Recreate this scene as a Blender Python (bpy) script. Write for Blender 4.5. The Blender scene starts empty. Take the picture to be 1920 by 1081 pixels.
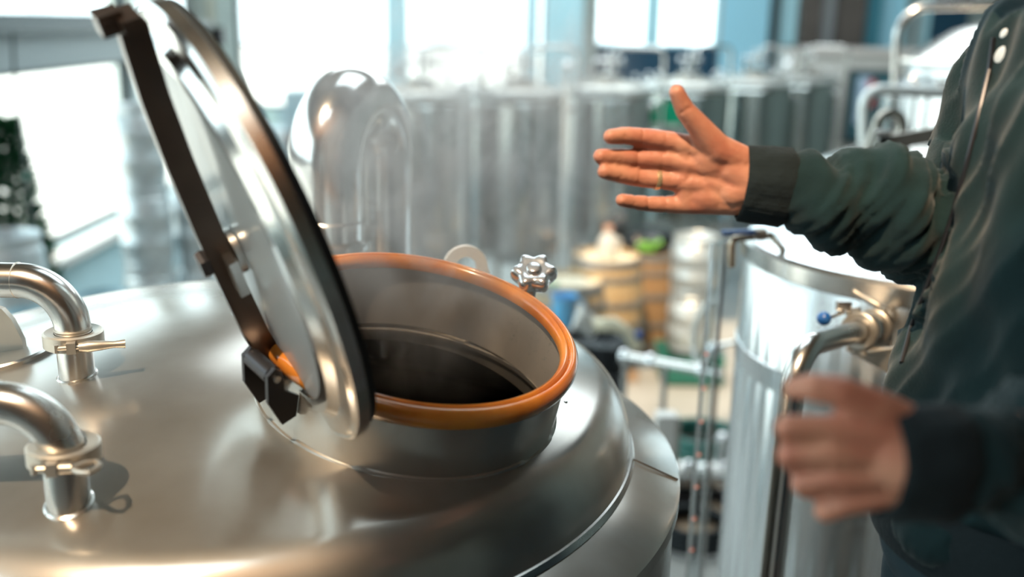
import bpy, bmesh, math, random
from mathutils import Vector, Matrix, noise
PI = math.pi
random.seed(7)
SC = bpy.context.scene
COL = SC.collection
CAMZ = 2.45                     # lens height above the brewery floor
# ---------------------------------------------------------------- camera
TILT, ROLL, FPX = math.radians(15.0), math.radians(1.2), 1870.0
FWD = Vector((0, math.cos(TILT), -math.sin(TILT)))
_r0 = Vector((1, 0, 0)); _u0 = _r0.cross(FWD)
RGT = _r0 * math.cos(ROLL) + _u0 * math.sin(ROLL)
UPV = _u0 * math.cos(ROLL) - _r0 * math.sin(ROLL)
cam_d = bpy.data.cameras.new('camera'); cam = bpy.data.objects.new('camera', cam_d); COL.objects.link(cam)
m = Matrix((RGT, UPV, -FWD)).transposed().to_4x4(); m.translation = Vector((0, 0, CAMZ)); cam.matrix_world = m
cam_d.sensor_width = 36; cam_d.lens = FPX / 1920 * 36; cam_d.clip_start = 0.05; cam_d.clip_end = 300
cam_d.dof.use_dof = True; cam_d.dof.focus_distance = 1.47; cam_d.dof.aperture_fstop = 1.5
SC.camera = cam
# ---------------------------------------------------------------- world, sun, exposure
SC.view_settings.view_transform = 'Standard'; SC.view_settings.look = 'None'
SC.view_settings.gamma = 1.0; SC.view_settings.use_curve_mapping = False
SC.view_settings.exposure = 0.32
SC.cycles.use_denoising = True
SC.cycles.max_bounces = 10; SC.cycles.transparent_max_bounces = 16
SC.cycles.sample_clamp_indirect = 6.0; SC.cycles.caustics_reflective = False; SC.cycles.caustics_refractive = False
wd = bpy.data.worlds.new('sky'); SC.world = wd; wd.use_nodes = True
bg = wd.node_tree.nodes['Background']; bg.inputs[0].default_value = (0.80, 0.95, 1.0, 1); bg.inputs[1].default_value = 3.1
sun_d = bpy.data.lights.new('sun', 'SUN'); sun = bpy.data.objects.new('sun', sun_d); COL.objects.link(sun)
SUNDIR = Vector((0.20, 0.50, -0.84)).normalized()
sun.rotation_euler = SUNDIR.to_track_quat('-Z', 'Y').to_euler(); sun.location = (-3, -6, 9)
sun_d.energy = 5.0; sun_d.color = (1.0, 0.73, 0.46); sun_d.angle = 0.02
def area(name, loc, rot, sx, sy, e, col):
    l = bpy.data.lights.new(name, 'AREA'); l.shape = 'RECTANGLE'; l.size = sx; l.size_y = sy; l.energy = e; l.color = col
    o = bpy.data.objects.new(name, l); COL.objects.link(o); o.location = loc; o.rotation_euler = rot
    return o

area('warm_fill', (-.8, -1.9, 4.5), (math.radians(180), 0, 0), 4.2, 2.2, 145, (1.0, .53, .26))  # added unseen uplight, warms the ceiling that the dome reflects
area('cool_fill', (.6, 8.0, 5.1), (0, 0, 0), 5.5, 4.0, 290, (.86, .97, 1.0))  # added unseen fill that brightens the far tanks, kegs and barrels
# ---------------------------------------------------------------- pixel ray helpers
def ray(px, py):
    return (RGT * ((px - 960) / FPX) - UPV * ((py - 540.5) / FPX) + FWD)
O = Vector((0, 0, CAMZ))
def P(px, py, Y):               # point of that ray at world depth y = Y
    d = ray(px, py); return O + d * (Y / d.y)
def D(px, py, Z):               # point of that ray at world height z = Z
    d = ray(px, py); return O + d * ((Z - CAMZ) / d.z)

# ---------------------------------------------------------------- mesh builder
class MB:
    def __init__(s): s.v = []; s.f = []; s.mi = []
    def add(s, vs, fs, mi=0):
        b = len(s.v); s.v += [tuple(x) for x in vs]; s.f += [tuple(b + i for i in f) for f in fs]; s.mi += [mi] * len(fs); return s
    def box(s, c, d, M=None, mi=0):
        c = Vector(c); hx, hy, hz = d[0] / 2, d[1] / 2, d[2] / 2
        vs = [Vector((x, y, z)) for x in (-hx, hx) for y in (-hy, hy) for z in (-hz, hz)]
        vs = [c + (M @ v if M else v) for v in vs]
        return s.add(vs, [(0, 1, 3, 2), (4, 6, 7, 5), (0, 4, 5, 1), (2, 3, 7, 6), (0, 2, 6, 4), (1, 5, 7, 3)], mi)
    def bar(s, a, b, w, t, side=None, mi=0):   # box from a to b, w along side, t across
        a, b = Vector(a), Vector(b); z = (b - a).normalized()
        side = Vector(side) if side else Vector((0, 0, 1))
        x = side - z * side.dot(z)
        if x.length < 1e-5: x = z.orthogonal()
        x.normalize(); y = z.cross(x); M = Matrix((x, y, z)).transposed()
        return s.box((a + b) / 2, (w, t, (b - a).length), M, mi)
    def rev(s, prof, n=32, M=None, a0=0, a1=2 * PI, cap=False, mi=0, close=False):
        full = abs(a1 - a0 - 2 * PI) < 1e-6; k = n if full else n + 1; vs = []
        for r, z in prof:
            for i in range(k):
                a = a0 + (a1 - a0) * i / n; v = Vector((r * math.cos(a), r * math.sin(a), z)); vs.append(M @ v if M else v)
        fs = []; L = len(prof)
        for j in range(L if close else L - 1):
            j2 = (j + 1) % L
            for i in range(n):
                i2 = (i + 1) % k; fs.append((j * k + i, j * k + i2, j2 * k + i2, j2 * k + i))
        if cap: fs.append(tuple(range(k - 1, -1, -1))); fs.append(tuple((L - 1) * k + i for i in range(k)))
        return s.add(vs, fs, mi)
    def tube(s, path, r, n=12, cap=True, mi=0, closed=False):
        path = [Vector(p) for p in path]; L = len(path); rs = r if isinstance(r, (list, tuple)) else [r] * L
        tang = []
        for i in range(L):
            a = path[(i - 1) % L] if (i > 0 or closed) else path[0]; b = path[(i + 1) % L] if (i < L - 1 or closed) else path[-1]
            tang.append((b - a).normalized())
        x = tang[0].orthogonal().normalized(); vs = []
        for i in range(L):
            t = tang[i]; x = (x - t * x.dot(t)).normalized(); y = t.cross(x)
            for k in range(n):
                a = 2 * PI * k / n; vs.append(path[i] + (x * math.cos(a) + y * math.sin(a)) * rs[i])
        fs = []
        for i in range(L if closed else L - 1):
            j = (i + 1) % L
            for k in range(n): fs.append((i * n + k, i * n + (k + 1) % n, j * n + (k + 1) % n, j * n + k))
        if cap and not closed: fs.append(tuple(range(n - 1, -1, -1))); fs.append(tuple((L - 1) * n + k for k in range(n)))
        return s.add(vs, fs, mi)
    def sph(s, c, r, M=None, n=16, mi=0):
        c = Vector(c); prof = [(max(1e-4, math.sin(PI * j / (n // 2))), -math.cos(PI * j / (n // 2))) for j in range(n // 2 + 1)]
        R = r if hasattr(r, '__len__') else (r, r, r)
        S = Matrix.Translation(c) @ ((M.to_4x4()) if M else Matrix.Identity(4)) @ Matrix.Diagonal((R[0], R[1], R[2], 1))
        return s.rev(prof, n, S, mi=mi)
    def cone(s, p0, r0, p1, r1, n=14):      # round-ended tapered limb (closed)
        p0, p1 = Vector(p0), Vector(p1); t = (p1 - p0); L = t.length
        if L < 1e-6: return s.sph(p0, max(r0, r1))
        t.normalize(); x = t.orthogonal().normalized(); M = Matrix((x, t.cross(x), t)).transposed().to_4x4(); M.translation = p0
        pr = [(max(1e-4, r0 * math.cos(a)), r0 * math.sin(a)) for a in [(-90 + 15 * i) * PI / 180 for i in range(7)]]
        pr += [(max(1e-4, r1 * math.cos(a)), L + r1 * math.sin(a)) for a in [15 * i * PI / 180 for i in range(7)]]
        return s.rev(pr, n, M)
    def prism(s, pts, h, M=None, mi=0):     # polygon in xy, from z=-h/2..h/2
        n = len(pts); vs = [Vector((p[0], p[1], z)) for z in (-h / 2, h / 2) for p in pts]
        if M: vs = [M @ v for v in vs]
        fs = [tuple(range(n - 1, -1, -1)), tuple(n + i for i in range(n))] + [(i, (i + 1) % n, n + (i + 1) % n, n + i) for i in range(n)]
        return s.add(vs, fs, mi)
    def ringplate(s, ri, ro, h, n=32, M=None):
        return s.rev([(ri, -h / 2), (ro, -h / 2), (ro, h / 2), (ri, h / 2)], n, M, close=True)
    def mesh(s, name, mats, smooth=35):
        me = bpy.data.meshes.new(name); me.from_pydata(s.v, [], s.f)
        for mm in (mats if isinstance(mats, (list, tuple)) else [mats]): me.materials.append(mm)
        if max(s.mi or [0]) > 0: me.polygons.foreach_set('material_index', s.mi)
        bm = bmesh.new(); bm.from_mesh(me); bmesh.ops.remove_doubles(bm, verts=bm.verts, dist=1e-5); bmesh.ops.recalc_face_normals(bm, faces=bm.faces); bm.to_mesh(me); bm.free()
        if smooth:
            me.shade_smooth(); me.set_sharp_from_angle(angle=math.radians(smooth))
        me.update(); return me
def obj(name, mb, mat=None, parent=None, smooth=35, kind=None, label=None):
    me = mb.mesh(name, mat, smooth) if isinstance(mb, MB) else mb
    o = bpy.data.objects.new(name, me); COL.objects.link(o)
    if parent:
        o.parent = parent
        if parent.get('_abs'): o.matrix_parent_inverse = parent.matrix_world.inverted()
    if kind: o['kind'] = kind
    if label: o['label'] = label
    return o
def thing(name, label, cat, loc=(0, 0, 0), rz=0, group=None, ab=True):
    o = bpy.data.objects.new(name, None); COL.objects.link(o); o.empty_display_size = .05
    o.matrix_world = Matrix.Translation(Vector(loc)) @ Matrix.Rotation(rz, 4, 'Z')
    o['label'] = label; o['category'] = cat
    if group: o['group'] = group
    if ab: o['_abs'] = 1         # children meshes are given in world coordinates
    return o
def tag(o, label, cat, group=None, kind=None):
    o['label'] = label; o['category'] = cat
    if group: o['group'] = group
    if kind: o['kind'] = kind
    return o
def copy_tree(o, parent=None):
    c = o.copy(); COL.objects.link(c)
    if parent: c.parent = parent; c.matrix_parent_inverse = o.matrix_parent_inverse.copy()
    for ch in list(o.children): copy_tree(ch, c)
    return c
def place(o, loc, rz=0, s=1.0):
    o.matrix_world = Matrix.Translation(Vector(loc)) @ Matrix.Rotation(rz, 4, 'Z') @ Matrix.Diagonal((s, s, s, 1)); return o
def fillet(pts, r, n=8):         # polyline with rounded corners
    pts = [Vector(p) for p in pts]; out = [pts[0]]
    for i in range(1, len(pts) - 1):
        a, b, c = pts[i - 1], pts[i], pts[i + 1]; u = (a - b).normalized(); v = (c - b).normalized()
        ang = u.angle(v)
        if ang > PI - .02: out.append(b); continue
        rr = r[i - 1] if isinstance(r, (list, tuple)) else r
        d = rr / math.tan(ang / 2); p0 = b + u * d; p1 = b + v * d; ctr = b + (u + v).normalized() * (rr / math.sin(ang / 2))
        A = p0 - ctr; B = p1 - ctr; th = A.angle(B)
        for k in range(n + 1):
            t = k / n; out.append(ctr + (A * math.sin((1 - t) * th) + B * math.sin(t * th)) / math.sin(th))
    out.append(pts[-1]); return out
def frame(z, x=None):           # 4x4 basis with given z axis
    z = Vector(z).normalized(); x = Vector(x) if x else z.orthogonal(); x = (x - z * x.dot(z)).normalized(); y = z.cross(x)
    return Matrix((x, y, z)).transposed().to_4x4()
def TF(loc, z=(0, 0, 1), x=None):
    M = frame(z, x); M.translation = Vector(loc); return M

# ---------------------------------------------------------------- materials
def mat(name, col=(.5, .5, .5), rough=.5, metal=0., spec=.5, var=0., vscale=8., col2=None, bump=0., bscale=60., rvar=0., stretch=(1, 1, 1),
        sss=0., sheen=0., coat=0., alpha=None, trans=0., emit=None, estr=0., coord='Object', aniso=0.):
    mt = bpy.data.materials.new(name); mt.use_nodes = True; nt = mt.node_tree; b = nt.nodes['Principled BSDF']; N = nt.nodes.new; Lk = nt.links.new
    I = b.inputs; I['Base Color'].default_value = (*col, 1); I['Roughness'].default_value = rough; I['Metallic'].default_value = metal
    I['Specular IOR Level'].default_value = spec
    if sss: I['Subsurface Weight'].default_value = sss; I['Subsurface Radius'].default_value = (.012, .005, .003); I['Subsurface Scale'].default_value = 1.
    if sheen: I['Sheen Weight'].default_value = sheen; I['Sheen Roughness'].default_value = .5
    if coat: I['Coat Weight'].default_value = coat; I['Coat Roughness'].default_value = .1
    if trans: I['Transmission Weight'].default_value = trans
    if aniso: I['Anisotropic'].default_value = aniso
    if emit: I['Emission Color'].default_value = (*emit, 1); I['Emission Strength'].default_value = estr
    if var or bump or rvar:
        tc = N('ShaderNodeTexCoord'); mp = N('ShaderNodeMapping'); Lk(tc.outputs[coord], mp.inputs[0]); mp.inputs['Scale'].default_value = stretch
        nz = N('ShaderNodeTexNoise'); nz.inputs['Scale'].default_value = vscale; nz.inputs['Detail'].default_value = 5; Lk(mp.outputs[0], nz.inputs[0])
        if var:
            c2 = col2 or tuple(max(0, c * (1 - var)) for c in col)
            rp = N('ShaderNodeValToRGB'); rp.color_ramp.elements[0].position = .35; rp.color_ramp.elements[1].position = .68
            rp.color_ramp.elements[0].color = (*c2, 1); rp.color_ramp.elements[1].color = (*col, 1)
            Lk(nz.outputs[0], rp.inputs[0]); Lk(rp.outputs[0], I['Base Color'])
        if rvar:
            mr = N('ShaderNodeMapRange'); mr.inputs[3].default_value = max(0, rough - rvar); mr.inputs[4].default_value = rough + rvar
            mr.inputs[1].default_value = .3; mr.inputs[2].default_value = .7
            Lk(nz.outputs[0], mr.inputs[0]); Lk(mr.outputs[0], I['Roughness'])
        if bump:
            n2 = N('ShaderNodeTexNoise'); n2.inputs['Scale'].default_value = bscale; n2.inputs['Detail'].default_value = 4; Lk(mp.outputs[0], n2.inputs[0])
            bp = N('ShaderNodeBump'); bp.inputs['Strength'].default_value = bump; bp.inputs['Distance'].default_value = .01
            Lk(n2.outputs[0], bp.inputs['Height']); Lk(bp.outputs[0], I['Normal'])
    return mt
def glassmat(name, tint=(.9, .95, .95), gl=.12, rough=.02, fog_refl=0.):
    mt = bpy.data.materials.new(name); mt.use_nodes = True; nt = mt.node_tree; nt.nodes.clear(); N = nt.nodes.new; Lk = nt.links.new
    o = N('ShaderNodeOutputMaterial'); mx = N('ShaderNodeMixShader'); t = N('ShaderNodeBsdfTransparent'); g = N('ShaderNodeBsdfGlossy'); fr = N('ShaderNodeLayerWeight')
    fr.inputs[0].default_value = .5; pw = N('ShaderNodeMath'); pw.operation = 'POWER'; pw.inputs[1].default_value = 4.; ma = N('ShaderNodeMath'); ma.operation = 'MULTIPLY_ADD'; ma.inputs[1].default_value = min(.8, gl * 5); ma.inputs[2].default_value = gl * .4; Lk(fr.outputs['Facing'], pw.inputs[0]); Lk(pw.outputs[0], ma.inputs[0]); t.inputs[0].default_value = (*tint, 1); g.inputs['Roughness'].default_value = rough
    Lk(ma.outputs[0], mx.inputs[0]); Lk(t.outputs[0], mx.inputs[1]); Lk(g.outputs[0], mx.inputs[2]); Lk(mx.outputs[0], o.inputs[0])
    if fog_refl:
        m2 = N('ShaderNodeMixShader'); df = N('ShaderNodeBsdfDiffuse'); df.inputs[0].default_value = (.75, .74, .72, 1); tl = N('ShaderNodeBsdfTranslucent'); tl.inputs[0].default_value = (.75, .76, .76, 1); m3 = N('ShaderNodeMixShader'); Lk(df.outputs[0], m3.inputs[1]); Lk(tl.outputs[0], m3.inputs[2]); m2.inputs[0].default_value = fog_refl; Lk(mx.outputs[0], m2.inputs[1]); Lk(m3.outputs[0], m2.inputs[2]); Lk(m2.outputs[0], o.inputs[0])
    return mt
M = {}
def tankmat():
    mt = mat('brushed tank steel', (.54, .535, .51), .28, 1); nt = mt.node_tree; b = nt.nodes['Principled BSDF']; N = nt.nodes.new; Lk = nt.links.new
    tc = N('ShaderNodeTexCoord'); n1 = N('ShaderNodeTexNoise'); n1.inputs['Scale'].default_value = 3.2; n1.inputs['Detail'].default_value = 2.5; n1.inputs['Distortion'].default_value = .8; Lk(tc.outputs['Object'], n1.inputs[0])
    mr = N('ShaderNodeMapRange'); mr.inputs[1].default_value = .2; mr.inputs[2].default_value = .8; mr.inputs[3].default_value = .14; mr.inputs[4].default_value = .27; Lk(n1.outputs[0], mr.inputs[0]); Lk(mr.outputs[0], b.inputs['Roughness'])
    n2 = N('ShaderNodeTexNoise'); n2.inputs['Scale'].default_value = 9; n2.inputs['Detail'].default_value = 6; Lk(tc.outputs['Object'], n2.inputs[0])
    rp = N('ShaderNodeValToRGB'); rp.color_ramp.elements[0].position = .2; rp.color_ramp.elements[1].position = .8; rp.color_ramp.elements[0].color = (.36, .34, .31, 1); rp.color_ramp.elements[1].color = (.49, .485, .465, 1)
    Lk(n2.outputs[0], rp.inputs[0]); Lk(rp.outputs[0], b.inputs['Base Color'])
    b2 = N('ShaderNodeBsdfPrincipled'); b2.inputs['Metallic'].default_value = 1; b2.inputs['Roughness'].default_value = .62; Lk(rp.outputs[0], b2.inputs['Base Color'])
    mx = N('ShaderNodeMixShader'); mx.inputs[0].default_value = .33; Lk(b.outputs[0], mx.inputs[1]); Lk(b2.outputs[0], mx.inputs[2])
    out = [n for n in nt.nodes if n.type == 'OUTPUT_MATERIAL'][0]; Lk(mx.outputs[0], out.inputs['Surface']); return mt
M['tank'] = tankmat()
M['inner'] = mat('wet dull inner steel', (.50, .48, .45), .45, .75, var=.15, vscale=9)
M['steel'] = mat('satin steel', (.62, .61, .59), .24, 1, var=.1, vscale=6, rvar=.05)
M['pol'] = mat('polished steel', (.66, .65, .63), .16, 1, var=.08, vscale=9, rvar=.03)
M['chrome'] = mat('cast chrome', (.72, .73, .74), .16, 1, rvar=.05, vscale=30)
M['far'] = mat('far tank steel', (.47, .51, .50), .18, 1, var=.06, vscale=3)
M['band'] = mat('light satin rim', (.78, .82, .81), .45, .55)
M['clad'] = mat('bright cladding', (.84, .88, .91), .25, 1, var=.03, vscale=2)
M['galv'] = mat('dull steel', (.46, .43, .38), .42, .85, var=.2, vscale=7)
M['keg'] = mat('keg steel', (.66, .72, .74), .38, .65, var=.15, vscale=6)
M['dark'] = mat('black steel', (.035, .035, .04), .35, .6)
M['arm'] = mat('dark oxidised steel', (.13, .10, .085), .33, .85, var=.35, vscale=6)
M['rub'] = mat('black rubber', (.012, .016, .018), .6, spec=.25)
M['gask'] = mat('amber silicone gasket', (.60, .25, .045), .2, 0, sss=.25, coat=.4, var=.45, vscale=10, col2=(.42, .13, .02))
M['white'] = mat('matt white paint', (.82, .80, .76), .5, var=.08)
M['wort'] = mat('dark wort', (.018, .012, .009), .12, var=.3)
M['skin'] = mat('skin', (.55, .26, .165), .5, 0, sss=.1, var=.25, vscale=28, col2=(.44, .16, .10), bump=.12, bscale=140)
M['hood'] = mat('dark green fleece', (.009, .027, .030), .9, 0, spec=.15, sheen=.12, var=.3, vscale=14, bump=.15, bscale=300)
M['rib'] = mat('charcoal ribbed knit', (.012, .019, .022), .9, 0, spec=.15, sheen=.06, bump=.25, bscale=90, stretch=(1, 1, 1))
M['jean'] = mat('dark denim', (.02, .045, .06), .8, var=.3, bump=.1, bscale=300)
M['hair'] = mat('brown hair', (.06, .035, .02), .6)
M['gold'] = mat('gold', (.95, .74, .45), .25, .75)
M['blue'] = mat('blue plastic', (.01, .09, .32), .3)
M['lblue'] = mat('light blue plastic', (.10, .50, .85), .35)
M['green'] = mat('green plastic', (.0, .38, .20), .4)
M['dgreen'] = mat('dark green plastic', (.02, .16, .13), .4)
M['lime'] = mat('lime plastic', (.25, .65, .12), .4)
M['bag'] = mat('black bin liner', (.008, .012, .016), .25, bump=.8, bscale=22)
M['bin'] = mat('grey bin plastic', (.07, .075, .085), .4)
M['cloth'] = mat('white cotton', (.72, .72, .68), .8, var=.15)
M['hose'] = mat('milky hose', (.70, .72, .68), .3)
M['stave'] = mat('pale oak', (.62, .49, .29), .6, var=.25, vscale=9, stretch=(4, 4, .5), col2=(.48, .31, .15))
M['stave2'] = mat('brown oak', (.42, .26, .13), .6, var=.3, vscale=9, stretch=(4, 4, .5))
M['head'] = mat('pale barrel head', (.82, .73, .55), .6, var=.15, stretch=(6, 1, 1))
M['hoop'] = mat('grey hoop', (.27, .28, .28), .45, .6)
M['wbeige'] = mat('cold room panel', (.62, .60, .56), .55, var=.05)
M['wblue'] = mat('light blue paint', (.42, .70, .78), .5, var=.06, vscale=3)
M['dblue'] = mat('teal paint', (.06, .25, .33), .5)
M['navy'] = mat('dark navy panel', (.01, .05, .09), .4)
M['conc'] = mat('grey green concrete', (.21, .25, .235), .8, var=.2, vscale=4, bump=.2, bscale=20)
M['frame'] = mat('grey window frame', (.22, .26, .27), .5)
M['dframe'] = mat('dark window frame', (.03, .045, .05), .4)
M['brown'] = mat('dark brown column', (.09, .075, .065), .7, var=.3, vscale=6)
M['brick'] = mat('pale painted brick', (.42, .45, .46), .8, var=.15, vscale=5)
M['rbrick'] = mat('warm dark brick', (.13, .07, .042), .8, var=.3, vscale=4)
M['wood'] = mat('timber ceiling', (.21, .155, .11), .7, var=.25, vscale=3, stretch=(.3, 3, 1))
M['floor'] = mat('sealed concrete', (.40, .40, .375), .42, var=.22, vscale=1.6, rvar=.12, bump=.1, bscale=12)
M['ground'] = mat('outside paving', (.70, .70, .68), .8, var=.1)
M['plat'] = mat('chequer plate', (.25, .25, .25), .4, .8, bump=.4, bscale=90)
M['curt'] = mat('blue plastic strip', (.33, .62, .75), .3)
M['leaf'] = mat('plant leaves', (.015, .085, .04), .7, spec=.2)
M['red'] = mat('red plastic', (.65, .06, .03), .4)
M['board'] = mat('brown board', (.36, .25, .16), .7, var=.2)
M['glass'] = glassmat('window glass', (.96, .985, .98), .08)
M['lidglass'] = glassmat('lid glass', (.66, .68, .67), .22, .12, .38)  # milky diffuse share: condensation plus a grey reflection put into the colour
M['clear'] = glassmat('sight tube', (.93, .96, .97), .3)

# ================================================================ SETTING
XL, XR, YB, YF, ZC = -3.4, 5.2, 12.0, -5.5, 5.6
def st(name, mb, mt, parent=None, smooth=0):
    o = obj(name, mb, mt, parent, smooth)
    if not parent: o['kind'] = 'structure'
    return o
fl = MB(); fl.box(((XL + XR) / 2, (YB + YF) / 2, -.1), (XR - XL + .6, YB - YF + .6, .2)); st('floor', fl, M['floor'])
g = MB(); g.box((0, 16, -.35), (160, 160, .2)); st('ground_outside', g, M['ground'])
def wallbox(mb, x0, x1, y0, y1, z0, z1): mb.box(((x0 + x1) / 2, (y0 + y1) / 2, (z0 + z1) / 2), (x1 - x0, y1 - y0, z1 - z0))
# roof; unseen openings added to let sun onto kettle, hand and barrels
c = MB(); SKY = (-1.9, .1, -1.7, .05)
wallbox(c, XL - .3, SKY[0], YF - .3, YB + .3, ZC, ZC + .25); wallbox(c, SKY[1], XR + .3, YF - .3, 2.5, ZC, ZC + .25); wallbox(c, 2.0, XR + .3, 2.5, 4.9, ZC, ZC + .25); wallbox(c, SKY[1], XR + .3, 4.9, YB + .3, ZC, ZC + .25)
wallbox(c, SKY[0], SKY[1], YF - .3, SKY[2], ZC, ZC + .25); wallbox(c, SKY[0], SKY[1], SKY[3], 2.5, ZC, ZC + .25); wallbox(c, SKY[0], -.7, 2.5, YB + .3, ZC, ZC + .25); wallbox(c, -.7, SKY[1], 4.9, YB + .3, ZC, ZC + .25)
wallbox(c, -1.08, SKY[1], SKY[2], -1.08, ZC, ZC + .25)  # closes part of the opening to shade kettle shoulder and near hand
st('ceiling', c, M['wood'])
for k in range(5):
    b = MB(); wallbox(b, XL, XR, (.6, 2.2, 5.8, 8.4, 11.0)[k], (.85, 2.45, 6.05, 8.65, 11.25)[k], ZC - .42, ZC - .002); st('trim_%d' % (k + 1), b, M['brown'])
def window(n, axis, c0, a0, a1, z0, z1, th, mulls, trans, fm, w=.07):
    """a glazed opening: axis 'y' -> wall plane y=c0, spans x; axis 'x' -> wall plane x=c0, spans y"""
    def bx(u0, u1, za, zb, t):
        mb = MB()
        if axis == 'y': wallbox(mb, u0, u1, c0 - t / 2, c0 + t / 2, za, zb)
        else: wallbox(mb, c0 - t / 2, c0 + t / 2, u0, u1, za, zb)
        return mb
    fr = MB(); s = fr
    for (u0, u1, za, zb) in ((a0, a1, z0, z0 + w), (a0, a1, z1 - w, z1), (a0, a0 + w, z0 + w, z1 - w), (a1 - w, a1, z0 + w, z1 - w)):
        q = bx(u0, u1, za, zb, th); s.add(q.v, q.f)
    root = st('window_%d' % n, fr, fm)
    us = [a0 + w] + sorted(x for mm in mulls for x in (mm[0], mm[1])) + [a1 - w]
    zs = [z0 + w] + sorted(x for mm in trans for x in (mm[0], mm[1])) + [z1 - w]
    for (u0, u1) in mulls: st('mullion', bx(u0, u1, z0 + w, z1 - w, th * .9), mulls_m.get(n, fm), root)
    for (za, zb) in trans: st('transom', bx(a0 + w, a1 - w, za, zb, th * .5), fm, root)
    for i in range(0, len(us), 2):
        for j in range(0, len(zs), 2): st('pane', bx(us[i], us[i + 1], zs[j], zs[j + 1], .008), M['glass'], root)
    return root
mulls_m = {4: M['wblue'], 5: M['wblue']}
# left wall: low blue parapet, windows, grey beam, upper windows
w = MB()
wallbox(w, XL - .25, XL, YF, YB, 0, .66); st('wall_left', w, mat('pale cyan parapet', (.58, .84, .92), .5, var=.05))
b = MB(); wallbox(b, XL - .2, XL + .05, YF, 11.1, 2.06, 2.30); st('trim_6', b, M['frame'])
b = MB(); wallbox(b, XL - .2, XL + .12, YF, 11.1, 2.30, 2.385); st('trim_7', b, M['dframe'])
b = MB(); wallbox(b, XL - .25, XL, YF, YB, 4.7, ZC); st('wall_left_upper', b, M['conc'])
b = MB(); wallbox(b, XL - .25, XL + .02, 9.15, 9.45, .8, 4.7); st('trim_8', b, mat('pale pier paint', (.72, .86, .90), .5))
b = MB(); wallbox(b, XL - .25, XL + .0, YF, -3.0, .8, 4.7); st('wall_left_rear', b, M['conc'])
b = MB(); wallbox(b, XL - .02, XL + .16, 3.0, 9.1, .66, .72); st('trim_9', b, M['white'])
window(1, 'x', XL - .12, -3.0, 9.15, .72, 2.06, .1, [(2.6, 2.68)], [], M['dframe'], .045)
window(2, 'x', XL - .12, 9.45, 11.1, .72, 2.06, .1, [], [], M['dframe'], .045)
window(3, 'x', XL - .12, -3.0, 9.15, 2.385, 4.7, .1, [(.2, .28), (4.0, 4.08)], [], M['dframe'], .05)
window(6, 'x', XL - .12, 9.45, 11.1, 2.385, 4.7, .1, [], [], M['dframe'], .05)
# back wall, left to right, positions from the photograph at y = 12
def X(px): return P(px, 40, YB).x
def Z(py, px=960): return P(px, py, YB).z
xa, xb = X(440), X(1022)
b = MB(); wallbox(b, X(384), xa, YB - .75, YB + .3, 0, ZC); st('trim_10', b, M['conc'])
b = MB(); wallbox(b, xa, X(1117), YB, YB + .25, 0, Z(212)); st('wall_back', b, M['wblue'])
b = MB(); wallbox(b, xa, X(1348), YB, YB + .25, 4.75, ZC); st('wall_back_upper', b, M['conc'])
window(4, 'y', YB + .12, xa, xb, Z(212), 4.75, .12, [(X(722), X(762)), (X(985), xb - .075)], [(Z(96), Z(92))], M['dframe'], .03)
b = MB(); wallbox(b, xb, X(1091), YB - .25, YB + .25, 0, ZC); st('trim_11', b, M['wblue'])
b = MB(); wallbox(b, X(1091), X(1117), YB - .3, YB + .25, 0, ZC); st('trim_12', b, M['conc'])
b = MB(); wallbox(b, X(1117), X(1348), YB, YB + .25, 0, Z(88, 1230)); st('wall_back_right', b, M['navy'])
window(5, 'y', YB + .12, X(1117), X(1348), Z(88, 1230), 4.75, .12, [(X(1212), X(1240))], [], M['wblue'], .03)
b = MB(); wallbox(b, X(1348), XR + .25, YB + .05, YB + .3, 0, ZC); st('wall_back_far_right', b, M['brick'])
k = 0
for (p0, p1, mt, pr) in ((1440, 1457, 'dframe', .14), (1495, 1531, 'brown', .22), (1566, 1612, 'brown', .25), (1614, 1647, 'dblue', .12), (1742, 1850, 'navy', .1), (1456, 1494, 'wblue', .04), (1649, 1690, 'curt', .05)):
    b = MB(); wallbox(b, X(p0), X(p1), YB + .05 - pr, YB + .06, 0, 4.9); st('trim_%d' % (13 + k), b, M[mt]); k += 1
window(7, 'y', YB + .0, X(1690), X(1741), 2.0, 4.6, .1, [], [], M['wblue'], .03)
w = MB(); wallbox(w, XR, XR + .25, YF, YB, 0, ZC); st('wall_right', w, M['conc'])
w = MB(); wallbox(w, XL - .25, XR + .25, YF - .25, YF, 0, ZC); st('wall_front', w, M['rbrick'])
# blue strip curtain
cu = thing('strip_curtain', 'light blue plastic strip curtain hanging beside the last bright window', 'curtain', (X(1393), YB - .1, 0))
for i in range(8):
    b = MB(); x0 = X(1350) + (X(1438) - X(1350)) * i / 8; b.box((x0 + .035, YB - .1 + (.02 if i % 2 else 0), 2.35), (.072, .006, 4.3)); obj('strip', b, M['curt'], cu, 0)
b = MB(); b.tube([(X(1348), YB - .1, 4.52), (X(1440), YB - .1, 4.52)], .02); obj('rail', b, M['frame'], cu)

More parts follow.
